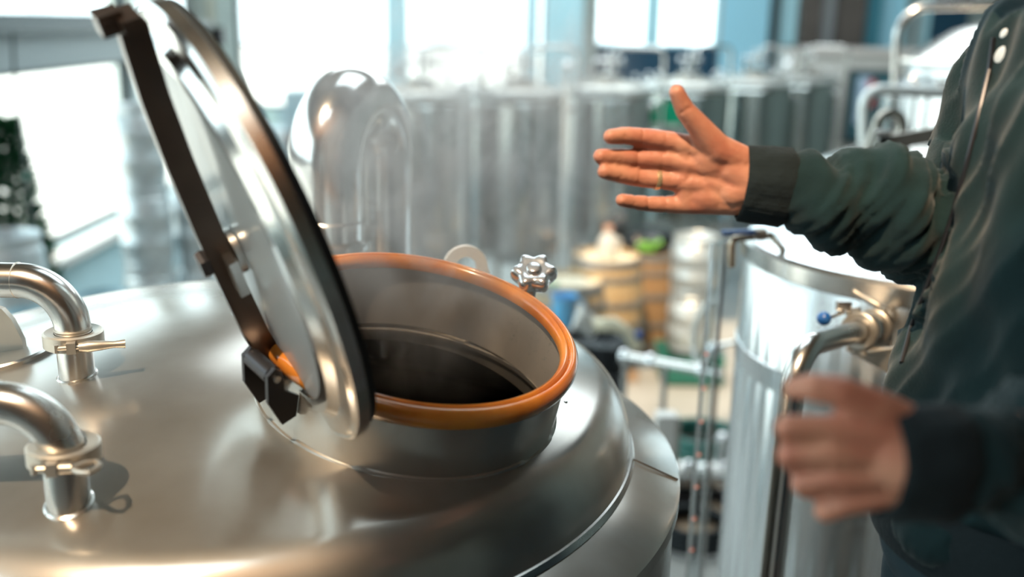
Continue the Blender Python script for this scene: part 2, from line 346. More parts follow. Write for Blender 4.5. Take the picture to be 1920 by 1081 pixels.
# ================================================================ MAIN KETTLE
TC = Vector((-.468, 1.644, 0)); RO, RS, RC = .765, .680, .619
ZO, ZS, ZK, ZA = CAMZ - .740, CAMZ - .708, CAMZ - .595, CAMZ - .494
_dz = ZA - ZK; RD = (RC * RC + _dz * _dz) / (2 * _dz)
def domez(r): return ZA - RD + math.sqrt(max(RD * RD - r * r, 1e-9))
def zdome(x, y): return domez(min(math.hypot(x - TC.x, y - TC.y), RC))
def ndome(x, y): return Vector((x - TC.x, y - TC.y, zdome(x, y) - (ZA - RD))).normalized()
def hit(px, py):
    d = ray(px, py).normalized(); s = .5
    while s < 4:
        p = O + d * s; r = math.hypot(p.x - TC.x, p.y - TC.y)
        z = domez(r) if r < RC else ZK - (r - RC) * 1.85
        if p.z < z: return p
        s += .0008
    return P(px, py, 1.6)
kett = thing('brew_kettle', 'large brushed steel brew kettle in front with open round manway and orange gasket', 'kettle', (TC.x, TC.y, 0))
RIMC = Vector((-.133, 1.393, CAMZ - .438)); RN = Vector((.184, -.18, .966)).normalized()
RU = Vector((0, 1, 0)).cross(RN).normalized(); RV = RN.cross(RU)
RM = Matrix((RU, RV, RN)).transposed().to_4x4(); RM.translation = RIMC
prof = [(.0005, ZA)] + [(RC * i / 40, domez(RC * i / 40)) for i in range(1, 41)]
sl = RC / math.sqrt(RD * RD - RC * RC); kb = .55
p0 = Vector((RC, ZK)); p3 = Vector((RS, ZS)); bq = kb * (RS - RC)
p1 = Vector((RC + bq, ZK - bq * sl)); p2 = Vector((RS, ZS + kb * (ZK - ZS)))
for i in range(1, 17):
    t = i / 16; q = p0 * (1 - t) ** 3 + p1 * 3 * t * (1 - t) ** 2 + p2 * 3 * t * t * (1 - t) + p3 * t ** 3; prof.append((q.x, q.y))
prof += [(RS, ZS - .02), (RS - .012, ZS - .02)]
TM = Matrix.Translation(TC)
mb = MB(); mb.rev(prof, 220, TM)
dome = obj('dome', mb, M['tank'], kett, 40)
cut = MB(); cut.rev([(.0001, -.35), (.218, -.35), (.218, .1), (.0001, .1)], 96, RM)
cme = cut.mesh('cutter', M['tank'], 0); co = bpy.data.objects.new('cutter', cme); COL.objects.link(co)
sol = dome.modifiers.new('s', 'SOLIDIFY'); sol.thickness = .006; sol.offset = -1
bo = dome.modifiers.new('b', 'BOOLEAN'); bo.object = co; bo.operation = 'DIFFERENCE'; bo.solver = 'EXACT'
dg = bpy.context.evaluated_depsgraph_get(); dg.update()
me2 = bpy.data.meshes.new_from_object(dome.evaluated_get(dg)); dome.modifiers.clear(); dome.data = me2; me2.name = 'dome'
bpy.data.objects.remove(co)
mb = MB(); mb.rev([(RS - .01, ZS + .001), (RO - .006, ZO + .001), (RO, ZO - .004), (RO, ZO - .025), (RO - .012, ZO - .03)], 220, TM)
obj('top_ring', mb, M['tank'], kett, 25)
mb = MB(); mb.rev([(RS - .002, ZS + .008), (RS + .003, ZS + .006), (RS + .007, ZS - .003), (RS + .004, ZS - .006)], 180, TM); obj('weld_seam', mb, M['steel'], kett)
mb = MB(); mb.rev([(RO - .008, ZO - .02), (RO - .004, ZO - .6), (RO - .004, .55)], 200, TM); mb.rev([(RO - .004, .55), (RO - .1, .42), (.01, .38)], 96, TM); obj('body', mb, M['tank'], kett, 40)
mb = MB(); mb.rev([(RO - .002, .95), (RO + .004, .955), (RO + .004, .99), (RO - .002, .995)], 128, TM); obj('body_band', mb, M['steel'], kett)
for a in (45, 135, 225, 315):
    p = TC + Vector((math.cos(math.radians(a)), math.sin(math.radians(a)), 0)) * .62
    mb = MB(); mb.tube([(p.x, p.y, .0), (p.x, p.y, .5)], .04, 14); mb.rev([(.0, 0), (.08, 0), (.08, .015), (.0, .015)], 20, Matrix.Translation(p)); obj('leg', mb, M['steel'], kett)
# ring seam lines on the outer ring
mb = MB(); a = math.atan2(P(1230, 870, 1.55).y - TC.y, P(1230, 870, 1.55).x - TC.x)
a = math.radians(-8)
e = Vector((math.cos(a), math.sin(a), 0)); mb.tube([TC + e * (RS + .004) + Vector((0, 0, ZS + .0005)), TC + e * (RO - .004) + Vector((0, 0, ZO + .0015))], .0018, 8); obj('ring_weld', mb, M['steel'], kett)
# collar (manway neck)
RI, RW = .219, .2245
mb = MB(); mb.rev([(RI + .001, .004), (RW - .001, .004), (RW, 0), (RW, -.085), (RW, -.15)], 160, RM); mb.rev([(RI, -.115), (RI, .0), (RI + .001, .004)], 160, RM, mi=1); obj('manway_neck', mb, [M['tank'], M['inner']], kett, 40)
mb = MB(); mb.rev([(RW - .002, -.0745), (RW + .003, -.0765), (RW + .0085, -.086), (RW + .009, -.094)], 160, RM)
pts = []
mb = MB(); ring = []
for i in range(160):
    a = 2 * PI * i / 160; q = RM @ Vector((RW * math.cos(a), RW * math.sin(a), 0))
    h = 0
    for kk in range(40):
        pp = q - RN * h; r = math.hypot(pp.x - TC.x, pp.y - TC.y)
        zz = domez(r) if r < RC else ZK - (r - RC) * .8
        if pp.z <= zz: break
        h += .004
    ring.append(q - RN * (h - .001))
mb.tube(ring, .0042, 8, closed=True); obj('neck_weld', mb, M['tank'], kett)
# gasket: two-lobed amber ring over the lip
gp = []
for i in range(20):
    a = 2 * PI * i / 20; gp.append((.2225 + .0125 * math.cos(a) , .002 + .0135 * math.sin(a) + (.003 if math.cos(a) < 0 else 0)))
gp = [(.2105, -.006), (.2085, .004), (.2115, .0115), (.2165, .0145), (.2195, .0125), (.2212, .0085), (.2228, .0125), (.2255, .0145), (.2305, .0125), (.2355, .006), (.2365, -.003), (.2335, -.012), (.2275, -.017), (.2245, -.016), (.2245, -.002), (.2185, -.002), (.2165, -.007)]
mb = MB(); mb.rev(gp, 200, RM, close=True); gk = obj('gasket', mb, M['gask'], kett, 60)
# condensation drops on the inner wall and gasket
mb = MB(); rr = random.Random(3)
for (a0, wd_) in ((62, 5), (76, 3), (47, 4), (36, 5), (88, 6), (25, 5), (55, 14)):
    for i in range(26):
        a = math.radians(a0 + rr.gauss(0, wd_ * .4)); h = -.008 - rr.random() * .07; s = rr.uniform(.0006, .0016)
        q = RM @ Vector((RI * math.cos(a), RI * math.sin(a), h)); mb.sph(q, s, n=6)
obj('condensation', mb, M['clear'], kett, kind='stuff')
mb = MB()
for i in range(60):
    a = math.radians(rr.uniform(-10, 100)); q = RM @ Vector((.2215 * math.cos(a), .2215 * math.sin(a), .0142)); mb.sph(q + RN * 0, rr.uniform(.0005, .0013), n=6)
obj('gasket_drops', mb, M['clear'], kett, kind='stuff')
# drops on the shoulder
mb = MB(); q = hit(1060, 753); mb.sph(q, (.004, .003, .002), n=10); obj('water_drop', mb, M['chrome'], kett)
# wort inside
mb = MB(); mb.rev([(.0005, ZS - .10), (RS - .02, ZS - .10)], 64, TM); obj('wort', mb, M['wort'], kett)
# lifting eyes: plate ring welded on the dome
def lug(px, py, Y, ro, ri, th, m_, name='lifting_eye', zx=(1, 0, 0), base=None):
    c = P(px, py, Y); zd = (base if base is not None else zdome(c.x, c.y)) - .01; x = Vector(zx).normalized(); n = x.cross(Vector((0, 0, 1)))
    pts = [(ro * math.cos(t), ro * math.sin(t)) for t in [PI * i / 20 for i in range(21)]]
    h = c.z - zd; out = [(ro * 1.25, -h)] ; outer = [(ro * 1.3, -h)] + pts + [(-ro * 1.3, -h)]
    Mx = Matrix((x, Vector((0, 0, 1)), n)).transposed().to_4x4(); Mx.translation = c
    n1 = len(outer); inner = []
    for (xx, yy) in outer:
        a = math.atan2(yy, xx); inner.append((ri * math.cos(a), ri * math.sin(a)))
    vs = []; 
    for z in (-th / 2, th / 2):
        vs += [Mx @ Vector((p[0], p[1], z)) for p in outer] + [Mx @ Vector((p[0], p[1], z)) for p in inner]
    fs = []; B = 2 * n1
    for i in range(n1):
        j = (i + 1) % n1
        fs += [(i, j, n1 + j, n1 + i), (B + i, B + n1 + i, B + n1 + j, B + j), (i, B + i, B + j, j), (n1 + i, n1 + j, B + n1 + j, B + n1 + i)]
    mb = MB(); mb.add(vs, fs); return mb
# inner arc for bottom of hole needs a full circle -> add extra points by using finely spaced outer bottom edge
def lug2(c, ro, ri, th, zbot, x, flare=1.3):
    x = Vector(x).normalized(); n = x.cross(Vector((0, 0, 1))).normalized(); h = c.z - zbot
    N = 48; outer = []; inner = []
    for i in range(N):
        a = 2 * PI * i / N; ca, sa = math.cos(a), math.sin(a)
        if sa >= 0: outer.append((ro * ca, ro * sa))
        else:
            t = min(h / max(-sa, 1e-6), ro * flare / max(abs(ca), 1e-6)); 
            t = min(t, ro * (1 + (flare - 1) * min(1, -sa * 1.5)) / max(abs(ca), 1e-6)); outer.append((t * ca, t * sa))
        inner.append((ri * ca, ri * sa))
    Mx = Matrix((x, Vector((0, 0, 1)), n)).transposed().to_4x4(); Mx.translation = c; vs = []
    for z in (-th / 2, th / 2): vs += [Mx @ Vector((*p, z)) for p in outer] + [Mx @ Vector((*p, z)) for p in inner]
    fs = []; B = 2 * N
    for i in range(N):
        j = (i + 1) % N
        fs += [(i, j, N + j, N + i), (B + i, B + N + i, B + N + j, B + j), (i, B + i, B + j, j), (N + i, N + j, B + N + j, B + N + i)]
    mb = MB(); mb.add(vs, fs); return mb
c = P(872, 501, 1.80); obj('lifting_eye', lug2(c, .042, .021, .012, zdome(c.x, c.y) - .03, (1, .28, 0)), M['white'], kett, 30, label='pale matt lifting eye behind the manway')
# left lifting lug on an oval weld pad
c = hit(28, 668); nn = ndome(c.x, c.y)
mb = MB(); cc = hit(10, 664); Mx = TF(cc + nn * .001, nn, (1, 0, 0)) @ Matrix.Diagonal((.082, .075, 1, 1)); mb.rev([(.001, .007), (.96, .007), (1, .004), (1, -.02)], 64, Mx); obj('weld_pad', mb, M['tank'], kett, 40)
mb = MB(); a = P(-75, 680, cc.y - .02); bq_ = P(30, 664, cc.y + .0)
pl = [(-.14, -.02), (.032, -.02), (.030, .012), (.016, .045), (.002, .062), (-.02, .07), (-.09, .07), (-.14, .04)]
mb.prism(pl, .012, TF(P(12, 662, cc.y) + Vector((0, 0, .012)), (0, -1, .05), (1, 0, 0))); obj('lifting_lug', mb, M['galv'], kett, 30)
mb = MB(); q = P(12, 668, cc.y - .008); mb.tube([q + Vector((-.14, 0, .004)), q + Vector((.03, 0, -.002))], .005, 8); obj('lug_weld', mb, M['steel'], kett)

# tri-clamp fitting: ring in two halves with hinge, T-bolt and wing nut
def triclamp(parent, c, ax, side, r=.0255, wing='bar', mt='galv', s=1.0):
    ax = Vector(ax).normalized(); Mx = TF(c, ax, side) @ Matrix.Diagonal((s, s, s, 1)); R = r + .0165
    mb = MB(); mb.rev([(r + .001, -.009), (R - .003, -.0115), (R, -.0095), (R, .0095), (R - .003, .0115), (r + .001, .009)], 48, Mx, close=True)
    for sx in (-1, 1):
        mb.box(Mx @ Vector((R + .004, 0, sx * 0)), (.016 * s, .012 * s, .016 * s), Mx.to_3x3().normalized()); break
    mb.box(Mx @ Vector((-R - .003, 0, 0)), (.012 * s, .016 * s, .014 * s), Mx.to_3x3().normalized())
    cl = obj('clamp', mb, M[mt], parent, 30)
    mb = MB(); b0 = Mx @ Vector((R + .005, -.02, 0)); b1 = Mx @ Vector((R + .005, .018, 0)); mb.tube([b0, b1], .0033 * s, 10)
    mb.tube([Mx @ Vector((R + .005, -.02, -.006)), Mx @ Vector((R + .005, -.02, .006))], .004 * s, 8)
    obj('t_bolt', mb, M[mt], cl, 30)
    mb = MB()
    if wing == 'bar':
        mb.tube([Mx @ Vector((R + .005, .010, 0)), Mx @ Vector((R + .005, .022, 0)), Mx @ Vector((R + .005, .040, 0)), Mx @ Vector((R + .005, .056, 0)), Mx @ Vector((R + .005, .072, 0))], [.006 * s, .0085 * s, .007 * s, .005 * s, .0065 * s], 12)
    else:
        mb.tube([Mx @ Vector((R + .005, .008, 0)), Mx @ Vector((R + .005, .022, 0))], .0065 * s, 12)
        loop = [Mx @ Vector((R + .005 + x_, .022 + y_, 0)) for x_, y_ in ((-.002, 0), (-.012, .010), (-.015, .022), (-.006, .028), (.006, .028), (.015, .022), (.012, .010), (.002, 0))]
        mb.tube(loop, .0036 * s, 8, closed=True)
    obj('wing_nut', mb, M[mt], cl, 40)
    return cl
def elbowpipe(base, ztop, left_to, name):
    t = thing(name, {'a': 'upper steel elbow pipe clamped to the kettle dome, handle pointing to the manway', 'b': 'lower steel elbow pipe clamped to the kettle dome with looped wing nut'}[left_to[0]], 'pipe', base)
    return t
for (bx, by, bz, top, cpz, wing, lab, side, endp) in (
        (145, 703, 0, 527, 632, 'bar', 'steel elbow pipe nearer the back window, clamped on a kettle stub', (.35, -1, 0), (-40, 531)),
        (130, 943, 0, 757, 845, 'loop', 'steel elbow pipe nearest the camera, clamp with a looped wing nut', (.15, -1, 0), (-60, 752))):
    base = hit(bx, by); zt = P(bx - 5, top, base.y).z; zc = P(bx - 5, cpz, base.y).z
    mb = MB(); mb.tube([base - Vector((0, 0, .03)), Vector((base.x, base.y, zc - .003))], .0252, 32); stub = obj('pipe_stub', mb, M['steel'], kett, 40)
    nn = ndome(base.x, base.y); mb = MB(); ring = [base + (frame(nn) @ Vector((math.cos(2 * PI * i / 32), math.sin(2 * PI * i / 32), 0))) * .0268 for i in range(32)]
    mb.tube(ring, .0028, 6, closed=True); obj('stub_weld', mb, M['steel'], stub)
    pt = thing('elbow_pipe', lab, 'pipe', (base.x, base.y, zc))
    r_ = .072; rt = .0255
    far = Vector((base.x - 1.5, base.y - .02, zt))
    path = fillet([Vector((base.x, base.y, zc + .001)), Vector((base.x, base.y, zt)), far, Vector((far.x, far.y, .001))], [.070, .070], 20)
    mb = MB(); mb.tube(path, rt, 32); obj('tube', mb, M['steel'], pt, 40)
    for q, d_ in ((Vector((base.x, base.y, zt - .072)), (0, 0, 1)), (Vector((base.x - .072, base.y, zt)), (1, 0, 0))):
        mb = MB(); mb.rev([(rt, -.0022), (rt + .0011, 0), (rt, .0022)], 32, TF(q, d_)); obj('butt_weld', mb, M['galv'], pt)
    mb = MB(); mb.rev([(rt - .001, .004), (rt + .006, .003), (rt + .0125, .0012), (rt + .0125, -.0012), (rt + .0125, -.0035), (rt + .006, -.006), (rt - .001, -.007)], 48, TF((base.x, base.y, zc)), close=True); obj('ferrule', mb, M['steel'], pt)
    triclamp(pt, (base.x, base.y, zc - .001), (0, 0, 1), side, .0255, wing)

# vapour stack (big return bend) at the back of the dome
vs_ = Vector((P(616, 455, 2.0).x, 2.0, 0)); zb = P(620, 455, 2.0).z; rv = .077
vb = MB(); vb.tube([(vs_.x, vs_.y, zdome(vs_.x, vs_.y) - .03), (vs_.x, vs_.y, zb - .008)], rv, 48); obj('vent_stub', vb, M['steel'], kett)
vt = thing('vapour_pipe', 'fat polished steel return-bend vapour pipe rising behind the glass lid', 'pipe', (vs_.x, vs_.y, zb))
dv = Vector((.080, .200, 0)); zarc = zb + .155; pth = [Vector((vs_.x, vs_.y, zb)), Vector((vs_.x, vs_.y, zb + .05))]
RRb = dv.length / 2
for i in range(33):
    a = PI * i / 32; pth.append(Vector((vs_.x, vs_.y, zarc)) + dv * (1 - math.cos(a)) / 2 + Vector((0, 0, 1)) * math.sin(a) * RRb * 1.12)
pth.append(Vector((vs_.x, vs_.y, 0)) + dv + Vector((0, 0, zb - .1))); pth.append(Vector((vs_.x, vs_.y, 0)) + dv + Vector((0, 0, ZO + .0)))
mb = MB(); mb.tube(pth, rv, 56); obj('return_bend', mb, M['pol'], vt, 40)
mb = MB(); mb.rev([(rv, -.003), (rv + .002, 0), (rv, .003)], 48, TF((vs_.x, vs_.y, zb + .05))); obj('butt_weld', mb, M['steel'], vt)
mb = MB(); mb.rev([(rv - .001, -.013), (rv + .012, -.011), (rv + .014, -.004), (rv + .014, .004), (rv + .012, .011), (rv - .001, .013)], 64, TF((vs_.x, vs_.y, zb - .002)), close=True)
mb.box((vs_.x - rv * .75, vs_.y - rv * .75, zb), (.03, .02, .03)); obj('clamp', mb, M['steel'], vt, 30)
mb = MB(); mb.tube([(vs_.x - rv * .75 - .02, vs_.y - rv * .75 - .012, zb), (vs_.x - rv * .75 + .035, vs_.y - rv * .75 - .012, zb)], .005, 10); obj('bolt', mb, M['steel'], vt)

# ---- manway lid (glass in a steel ring) standing open on its hinge
LC = Vector((-.316, 1.204, CAMZ - .249)); LN = Vector((-.817, -.467, -.339)).normalized(); LU = Vector((-.150, -.396, .906)); LU = (LU - LN * LU.dot(LN)).normalized(); LC = LC + LN * .014; LT = LU.cross(LN)
LM = Matrix((LT, LU, LN)).transposed().to_4x4(); LM.translation = LC     # local x = hinge direction, y = away from hinge, z = outer face
RL = .283
lid = MB(); lid.rev([(RL - .030, -.010), (RL - .006, -.010), (RL, -.004), (RL, .004), (RL - .006, .009), (RL - .030, .011), (RL - .042, .020), (RL - .060, .020), (RL - .062, .012), (RL - .062, .002), (RL - .050, -.002)], 128, LM, close=True)
lo = obj('manway_lid', lid, M['pol'], kett, 30, label='open manway lid, round glass in a polished ring')
mb = MB(); mb.rev([(RL + .0005, -.012), (RL + .004, -.010), (RL + .004, .005), (RL + .0005, .007), (RL - .02, -.0135)], 128, LM, close=True); obj('outer_rim', mb, M['steel'], lo, 40)
mb = MB(); mb.rev([(RL - .05, -.012), (RL - .004, -.0125), (RL - .004, -.022), (RL - .02, -.026), (RL - .045, -.022)], 128, LM, close=True); obj('lid_seal', mb, M['rub'], lo, 40)
mb = MB(); mb.rev([(.0005, .016), (RL - .061, .016), (RL - .061, .006), (.0005, .006)], 96, LM); obj('glass', mb, M['lidglass'], lo, 40)
# bowed arm bar across the outside of the lid
arm_pts = [(-.235, .016), (-.205, .026), (-.15, .034), (-.07, .039), (.02, .043), (.12, .045), (.20, .044), (.26, .040), (.284, .038)]
def loc(x, y, z): return LM @ Vector((x, y, z))
mb = MB(); vsx = []; hw, ht = .010, .005
for i, (y_, z_) in enumerate(arm_pts):
    a_ = arm_pts[max(i - 1, 0)]; b_ = arm_pts[min(i + 1, len(arm_pts) - 1)]; t = Vector((b_[0] - a_[0], b_[1] - a_[1])).normalized(); n_ = Vector((-t.y, t.x))
    for (sx, sn) in ((-1, -1), (1, -1), (1, 1), (-1, 1)): vsx.append(loc(sx * hw * (1.0), y_ + n_.x * sn * ht * 3.1, z_ + n_.y * sn * ht * 3.1))
fs = [(3, 2, 1, 0)]
for i in range(len(arm_pts) - 1):
    for k2 in range(4): fs.append((i * 4 + k2, i * 4 + (k2 + 1) % 4, i * 4 + 4 + (k2 + 1) % 4, i * 4 + 4 + k2))
fs.append(tuple(len(arm_pts) * 4 - 4 + k2 for k2 in range(4)))
mb.add(vsx, fs); obj('lid_arm', mb, M['arm'], lo, 30, label='dark bowed flat bar')
# top latch fork, centre pivot
mb = MB(); mb.box(loc(.0, .289, .040), (.052, .012, .022), LM.to_3x3()); mb.box(loc(-.004, .291, .057), (.030, .022, .026), LM.to_3x3()); mb.tube([loc(-.02, .291, .063), loc(.014, .291, .063)], .006, 10); obj('latch_fork', mb, M['arm'], lo, 20)
mb = MB(); mb.tube([loc(0, -.02, .0), loc(0, -.02, .068)], .009, 16); mb.rev([(.0005, -.006), (.017, -.006), (.019, 0), (.017, .006), (.0005, .006)], 6, TF(loc(0, -.02, .062), LN)); obj('pivot_bolt', mb, M['dark'], lo, 25)
mb = MB(); mb.rev([(.0005, -.004), (.03, -.004), (.03, .004), (.0005, .004)], 28, TF(loc(0, -.02, .022), LN)); mb.box(loc(.026, -.035, .035), (.030, .05, .012), LM.to_3x3()); obj('pivot_plate', mb, M['steel'], lo, 25)
# hinge bracket on the neck
mb = MB(); ah = math.radians(227); E = (RU * math.cos(ah) + RV * math.sin(ah)); TA = RN.cross(E)
h0 = RIMC + E * .232 - RN * .045
Mh = Matrix((TA, E, RN)).transposed().to_4x4(); Mh.translation = RIMC
for sx in (-.028, .028):
    mb.prism([(.226, -.062), (.246, -.070), (.272, -.030), (.278, .012), (.268, .022), (.256, .014), (.250, -.016), (.226, -.030)], .006, Mh @ Matrix.Translation((sx, 0, 0)) @ Matrix(((0, 0, 1, 0), (1, 0, 0, 0), (0, 1, 0, 0), (0, 0, 0, 1))))
obj('hinge_bracket', mb, M['dark'], kett, 20, label='black hinge bracket')
mb = MB(); mb.tube([Mh @ Vector((-.036, .266, .008)), Mh @ Vector((.036, .266, .008))], .005, 14); obj('hinge_pin', mb, M['steel'], kett)
mb = MB(); pa = Mh @ Vector((0, .266, .008)); mb.bar(pa, loc(0, -.225, .034), .046, .012, TA); mb.tube([Mh @ Vector((-.024, .266, .008)), Mh @ Vector((.024, .266, .008))], .0125, 16); obj('hinge_knuckle', mb, M['dark'], lo, 25)
# ---- swing bolt with star knob
ka = math.radians(47); Ek = RU * math.cos(ka) + RV * math.sin(ka); kb0 = RIMC + Ek * .243 - RN * .05
kc = P(1001, 512, kb0.y + .01); kax = (kc - (RIMC + Ek * .247 - RN * .02)).normalized()
mb = MB(); mb.tube([RIMC + Ek * .247 - RN * .05, kc], .0068, 16); bl = obj('swing_bolt', mb, M['steel'], kett)
mb = MB(); mb.tube([RIMC + Ek * .2245 - RN * .052, RIMC + Ek * .262 - RN * .052], .012, 12); obj('bolt_lug', mb, M['steel'], kett)
mb = MB(); vs2 = []; NK = 96
kax2 = (kax * .6 + Vector((-.05, -.85, .45))).normalized(); KM = TF(kc, kax2, (1, 0, 0))
layers = [(-.012, .30), (-.0125, .62), (-.0105, .90), (-.006, .99), (.001, 1.0), (.006, .97), (.0095, .88), (.0110, .70), (.0105, .52), (.0085, .36), (.0085, .34), (.012, .31), (.0135, .22), (.0135, .002)]
for (z_, s_) in layers:
    for i in range(NK):
        a = 2 * PI * i / NK; lob = .5 + .5 * math.cos(6 * a); lob = lob ** 1.1
        amp = min(1, max(0, (s_ - .34) / .5)); r = .039 * s_ * (1 - amp * .21 * (1 - lob)); vs2.append(KM @ Vector((r * math.cos(a), r * math.sin(a), z_ * 1.25 - (1 - lob) * .002 * amp)))
fs = []
for j in range(len(layers) - 1):
    for i in range(NK): fs.append((j * NK + i, j * NK + (i + 1) % NK, (j + 1) * NK + (i + 1) % NK, (j + 1) * NK + i))
fs.append(tuple(range(NK - 1, -1, -1))); mb.add(vs2, fs); obj('star_knob', mb, M['chrome'], bl, 60, label='chrome six-lobed hand knob')

# ================================================================ RIGHT TANK (bright cladding)
RT = Vector((P(1760, 520, 2.52).x, 2.52, 0)); RR = .50; ztop = P(1352, 462, 2.45).z
rt = thing('clad_tank', 'bright clad steel tank behind the pointing arm, blue ball valve on its side', 'tank', (RT.x, RT.y, 0))
RTM = Matrix.Translation(RT)
mb = MB(); mb.rev([(RR, .35), (RR, ztop - .012), (RR - .006, ztop)], 120, RTM); mb.rev([(RR, .35), (.05, .25)], 60, RTM); obj('shell', mb, M['clad'], rt, 40)
mb = MB(); mb.rev([(RR - .006, ztop), (RR - .03, ztop + .006), (RR - .15, ztop + .035), (RR - .155, ztop + .060), (.2, ztop + .10), (.001, ztop + .11)], 120, RTM); obj('top_cone', mb, M['clad'], rt, 20)
mb = MB(); mb.rev([(RR + .001, ztop - .05), (RR + .005, ztop - .046), (RR + .005, ztop - .006), (RR - .004, ztop + .004)], 120, RTM); obj('top_band', mb, M['steel'], rt, 30)
zbnd = P(1450, 745, 2.2).z
mb = MB(); mb.rev([(RR + .0005, zbnd - .03), (RR + .003, zbnd - .028), (RR + .003, zbnd + .028), (RR + .0005, zbnd + .03)], 120, RTM); obj('shell_band', mb, M['clad'], rt, 30)
for a in (60, 180, 300):
    p = RT + Vector((math.cos(math.radians(a)), math.sin(math.radians(a)), 0)) * .4; mb = MB(); mb.tube([(p.x, p.y, 0), (p.x, p.y, .4)], .035); obj('leg', mb, M['steel'], rt)
# level gauge tube on the left flank
ga = P(1350, 470, 2.38); gx = P(1346, 470, 2.36)
gtop = Vector((gx.x, 2.36, P(1360, 455, 2.36).z)); gbot = Vector((gx.x, 2.36, .75))
mb = MB(); mb.tube([gtop, gbot], .010, 14); lg = obj('level_gauge', mb, M['clear'], rt, label='clear vertical level gauge with red marks')
mb = MB(); mb.bar(gtop + Vector((-.016, 0, 0)), gbot + Vector((-.016, 0, 0)), .005, .008); mb.bar(gtop + Vector((.020, .015, 0)), gbot + Vector((.020, .015, 0)), .008, .006, (1, 0, 0)); obj('gauge_guard', mb, M['clad'], rt, 20)
for zz in range(7): mb = MB(); mb.box((gx.x - .012, 2.348, gtop.z - .28 - .09 * zz), (.008, .002, .006)); obj('gauge_mark', mb, mat('faded red', (.75, .35, .32), .5) if zz == 0 else bpy.data.materials['faded red'], lg, 0)
# top-left valve with blue lever
va = P(1380, 440, 2.30)
mb = MB(); pth = fillet([P(1372, 500, 2.30), P(1372, 447, 2.30), P(1445, 441, 2.33), P(1470, 470, 2.4)], .016, 6); mb.tube(pth, .009, 12); vl = obj('vent_valve', mb, mat('brass steel', (.45, .38, .30), .25, 1), rt, 40)
mb = MB(); mb.rev([(.0005, -.014), (.014, -.014), (.016, 0), (.014, .014), (.0005, .014)], 16, TF(P(1425, 439, 2.31), (1, 0, 0))); obj('valve_body', mb, M['galv'], rt)
mb = MB(); mb.bar(P(1354, 436, 2.29), P(1414, 434, 2.29), .010, .016, (0, 0, 1)); mb.bar(P(1410, 434, 2.29), P(1425, 437, 2.31), .006, .012, (0, 0, 1)); obj('lever', mb, M['blue'], rt, 20, label='blue lever')
# drain bend with ball valve
ctr = P(1606, 624, 1.92); nrm = (ctr - Vector((RT.x, RT.y, ctr.z))).normalized()
sp = Vector((RT.x, RT.y, ctr.z)) + nrm * RR
dp = thing('drain_pipe', 'bent steel outlet pipe running down the clad tank, held by the near hand', 'pipe', sp)
p_end = P(1512, 640, 1.62)
pA = P(1640, 612, 2.02); pB = P(1494, 652, 1.70); pC = P(1468, 1075, 1.66); pC = Vector((pB.x - .012, pB.y, pB.z - 1.1))
mb = MB(); mb.tube(fillet([pA, pB, pC], .075, 18), .0225, 28); obj('tube', mb, M['steel'], dp, 40)
ax = (pB - pA).normalized()
cpos = pA + (pB - pA) * .10
triclamp(dp, pA + (pB - pA) * .22, ax, (0, -.5, -.9), .0225, 'bar')
triclamp(dp, pA + (pB - pA) * .02, ax, (0, -.5, .9), .0225, 'bar')
mb = MB(); mb.rev([(.0005, -.034), (.024, -.034), (.032, -.02), (.034, 0), (.032, .02), (.024, .034), (.0005, .034)], 28, TF(pA + (pB - pA) * .10, ax)); vb_ = obj('ball_valve', mb, M['steel'], dp, 40)
q0 = pA + (pB - pA) * .12; q1 = P(1582, 577, q0.y - .01)
mb = MB(); mb.tube([q0, q1], .008, 12); mb.bar(P(1568, 573, q1.y), P(1596, 573, q1.y), .020, .012, (0, 0, 1)); mb.tube([P(1580, 585, q1.y - .01), P(1550, 597, q1.y - .05)], .0045, 10); obj('valve_stem', mb, M['steel'], vb_, 30)
mb = MB(); mb.sph(P(1545, 597, q1.y - .055), .0145, n=20); obj('lever_knob', mb, M['blue'], vb_, label='blue ball knob')
mb = MB(); mb.tube([pA, Vector((RT.x, RT.y, pA.z)) + (pA - Vector((RT.x, RT.y, pA.z))).normalized() * (RR - .01)], .0225, 20)
gq = P(1645, 640, 2.03); mb.prism([(-.05, .05), (.05, .05), (.04, -.03), (.0, -.09)], .008, TF(gq, nrm, (0, 1, .2))); obj('outlet_plate', mb, M['galv'], rt, 30)

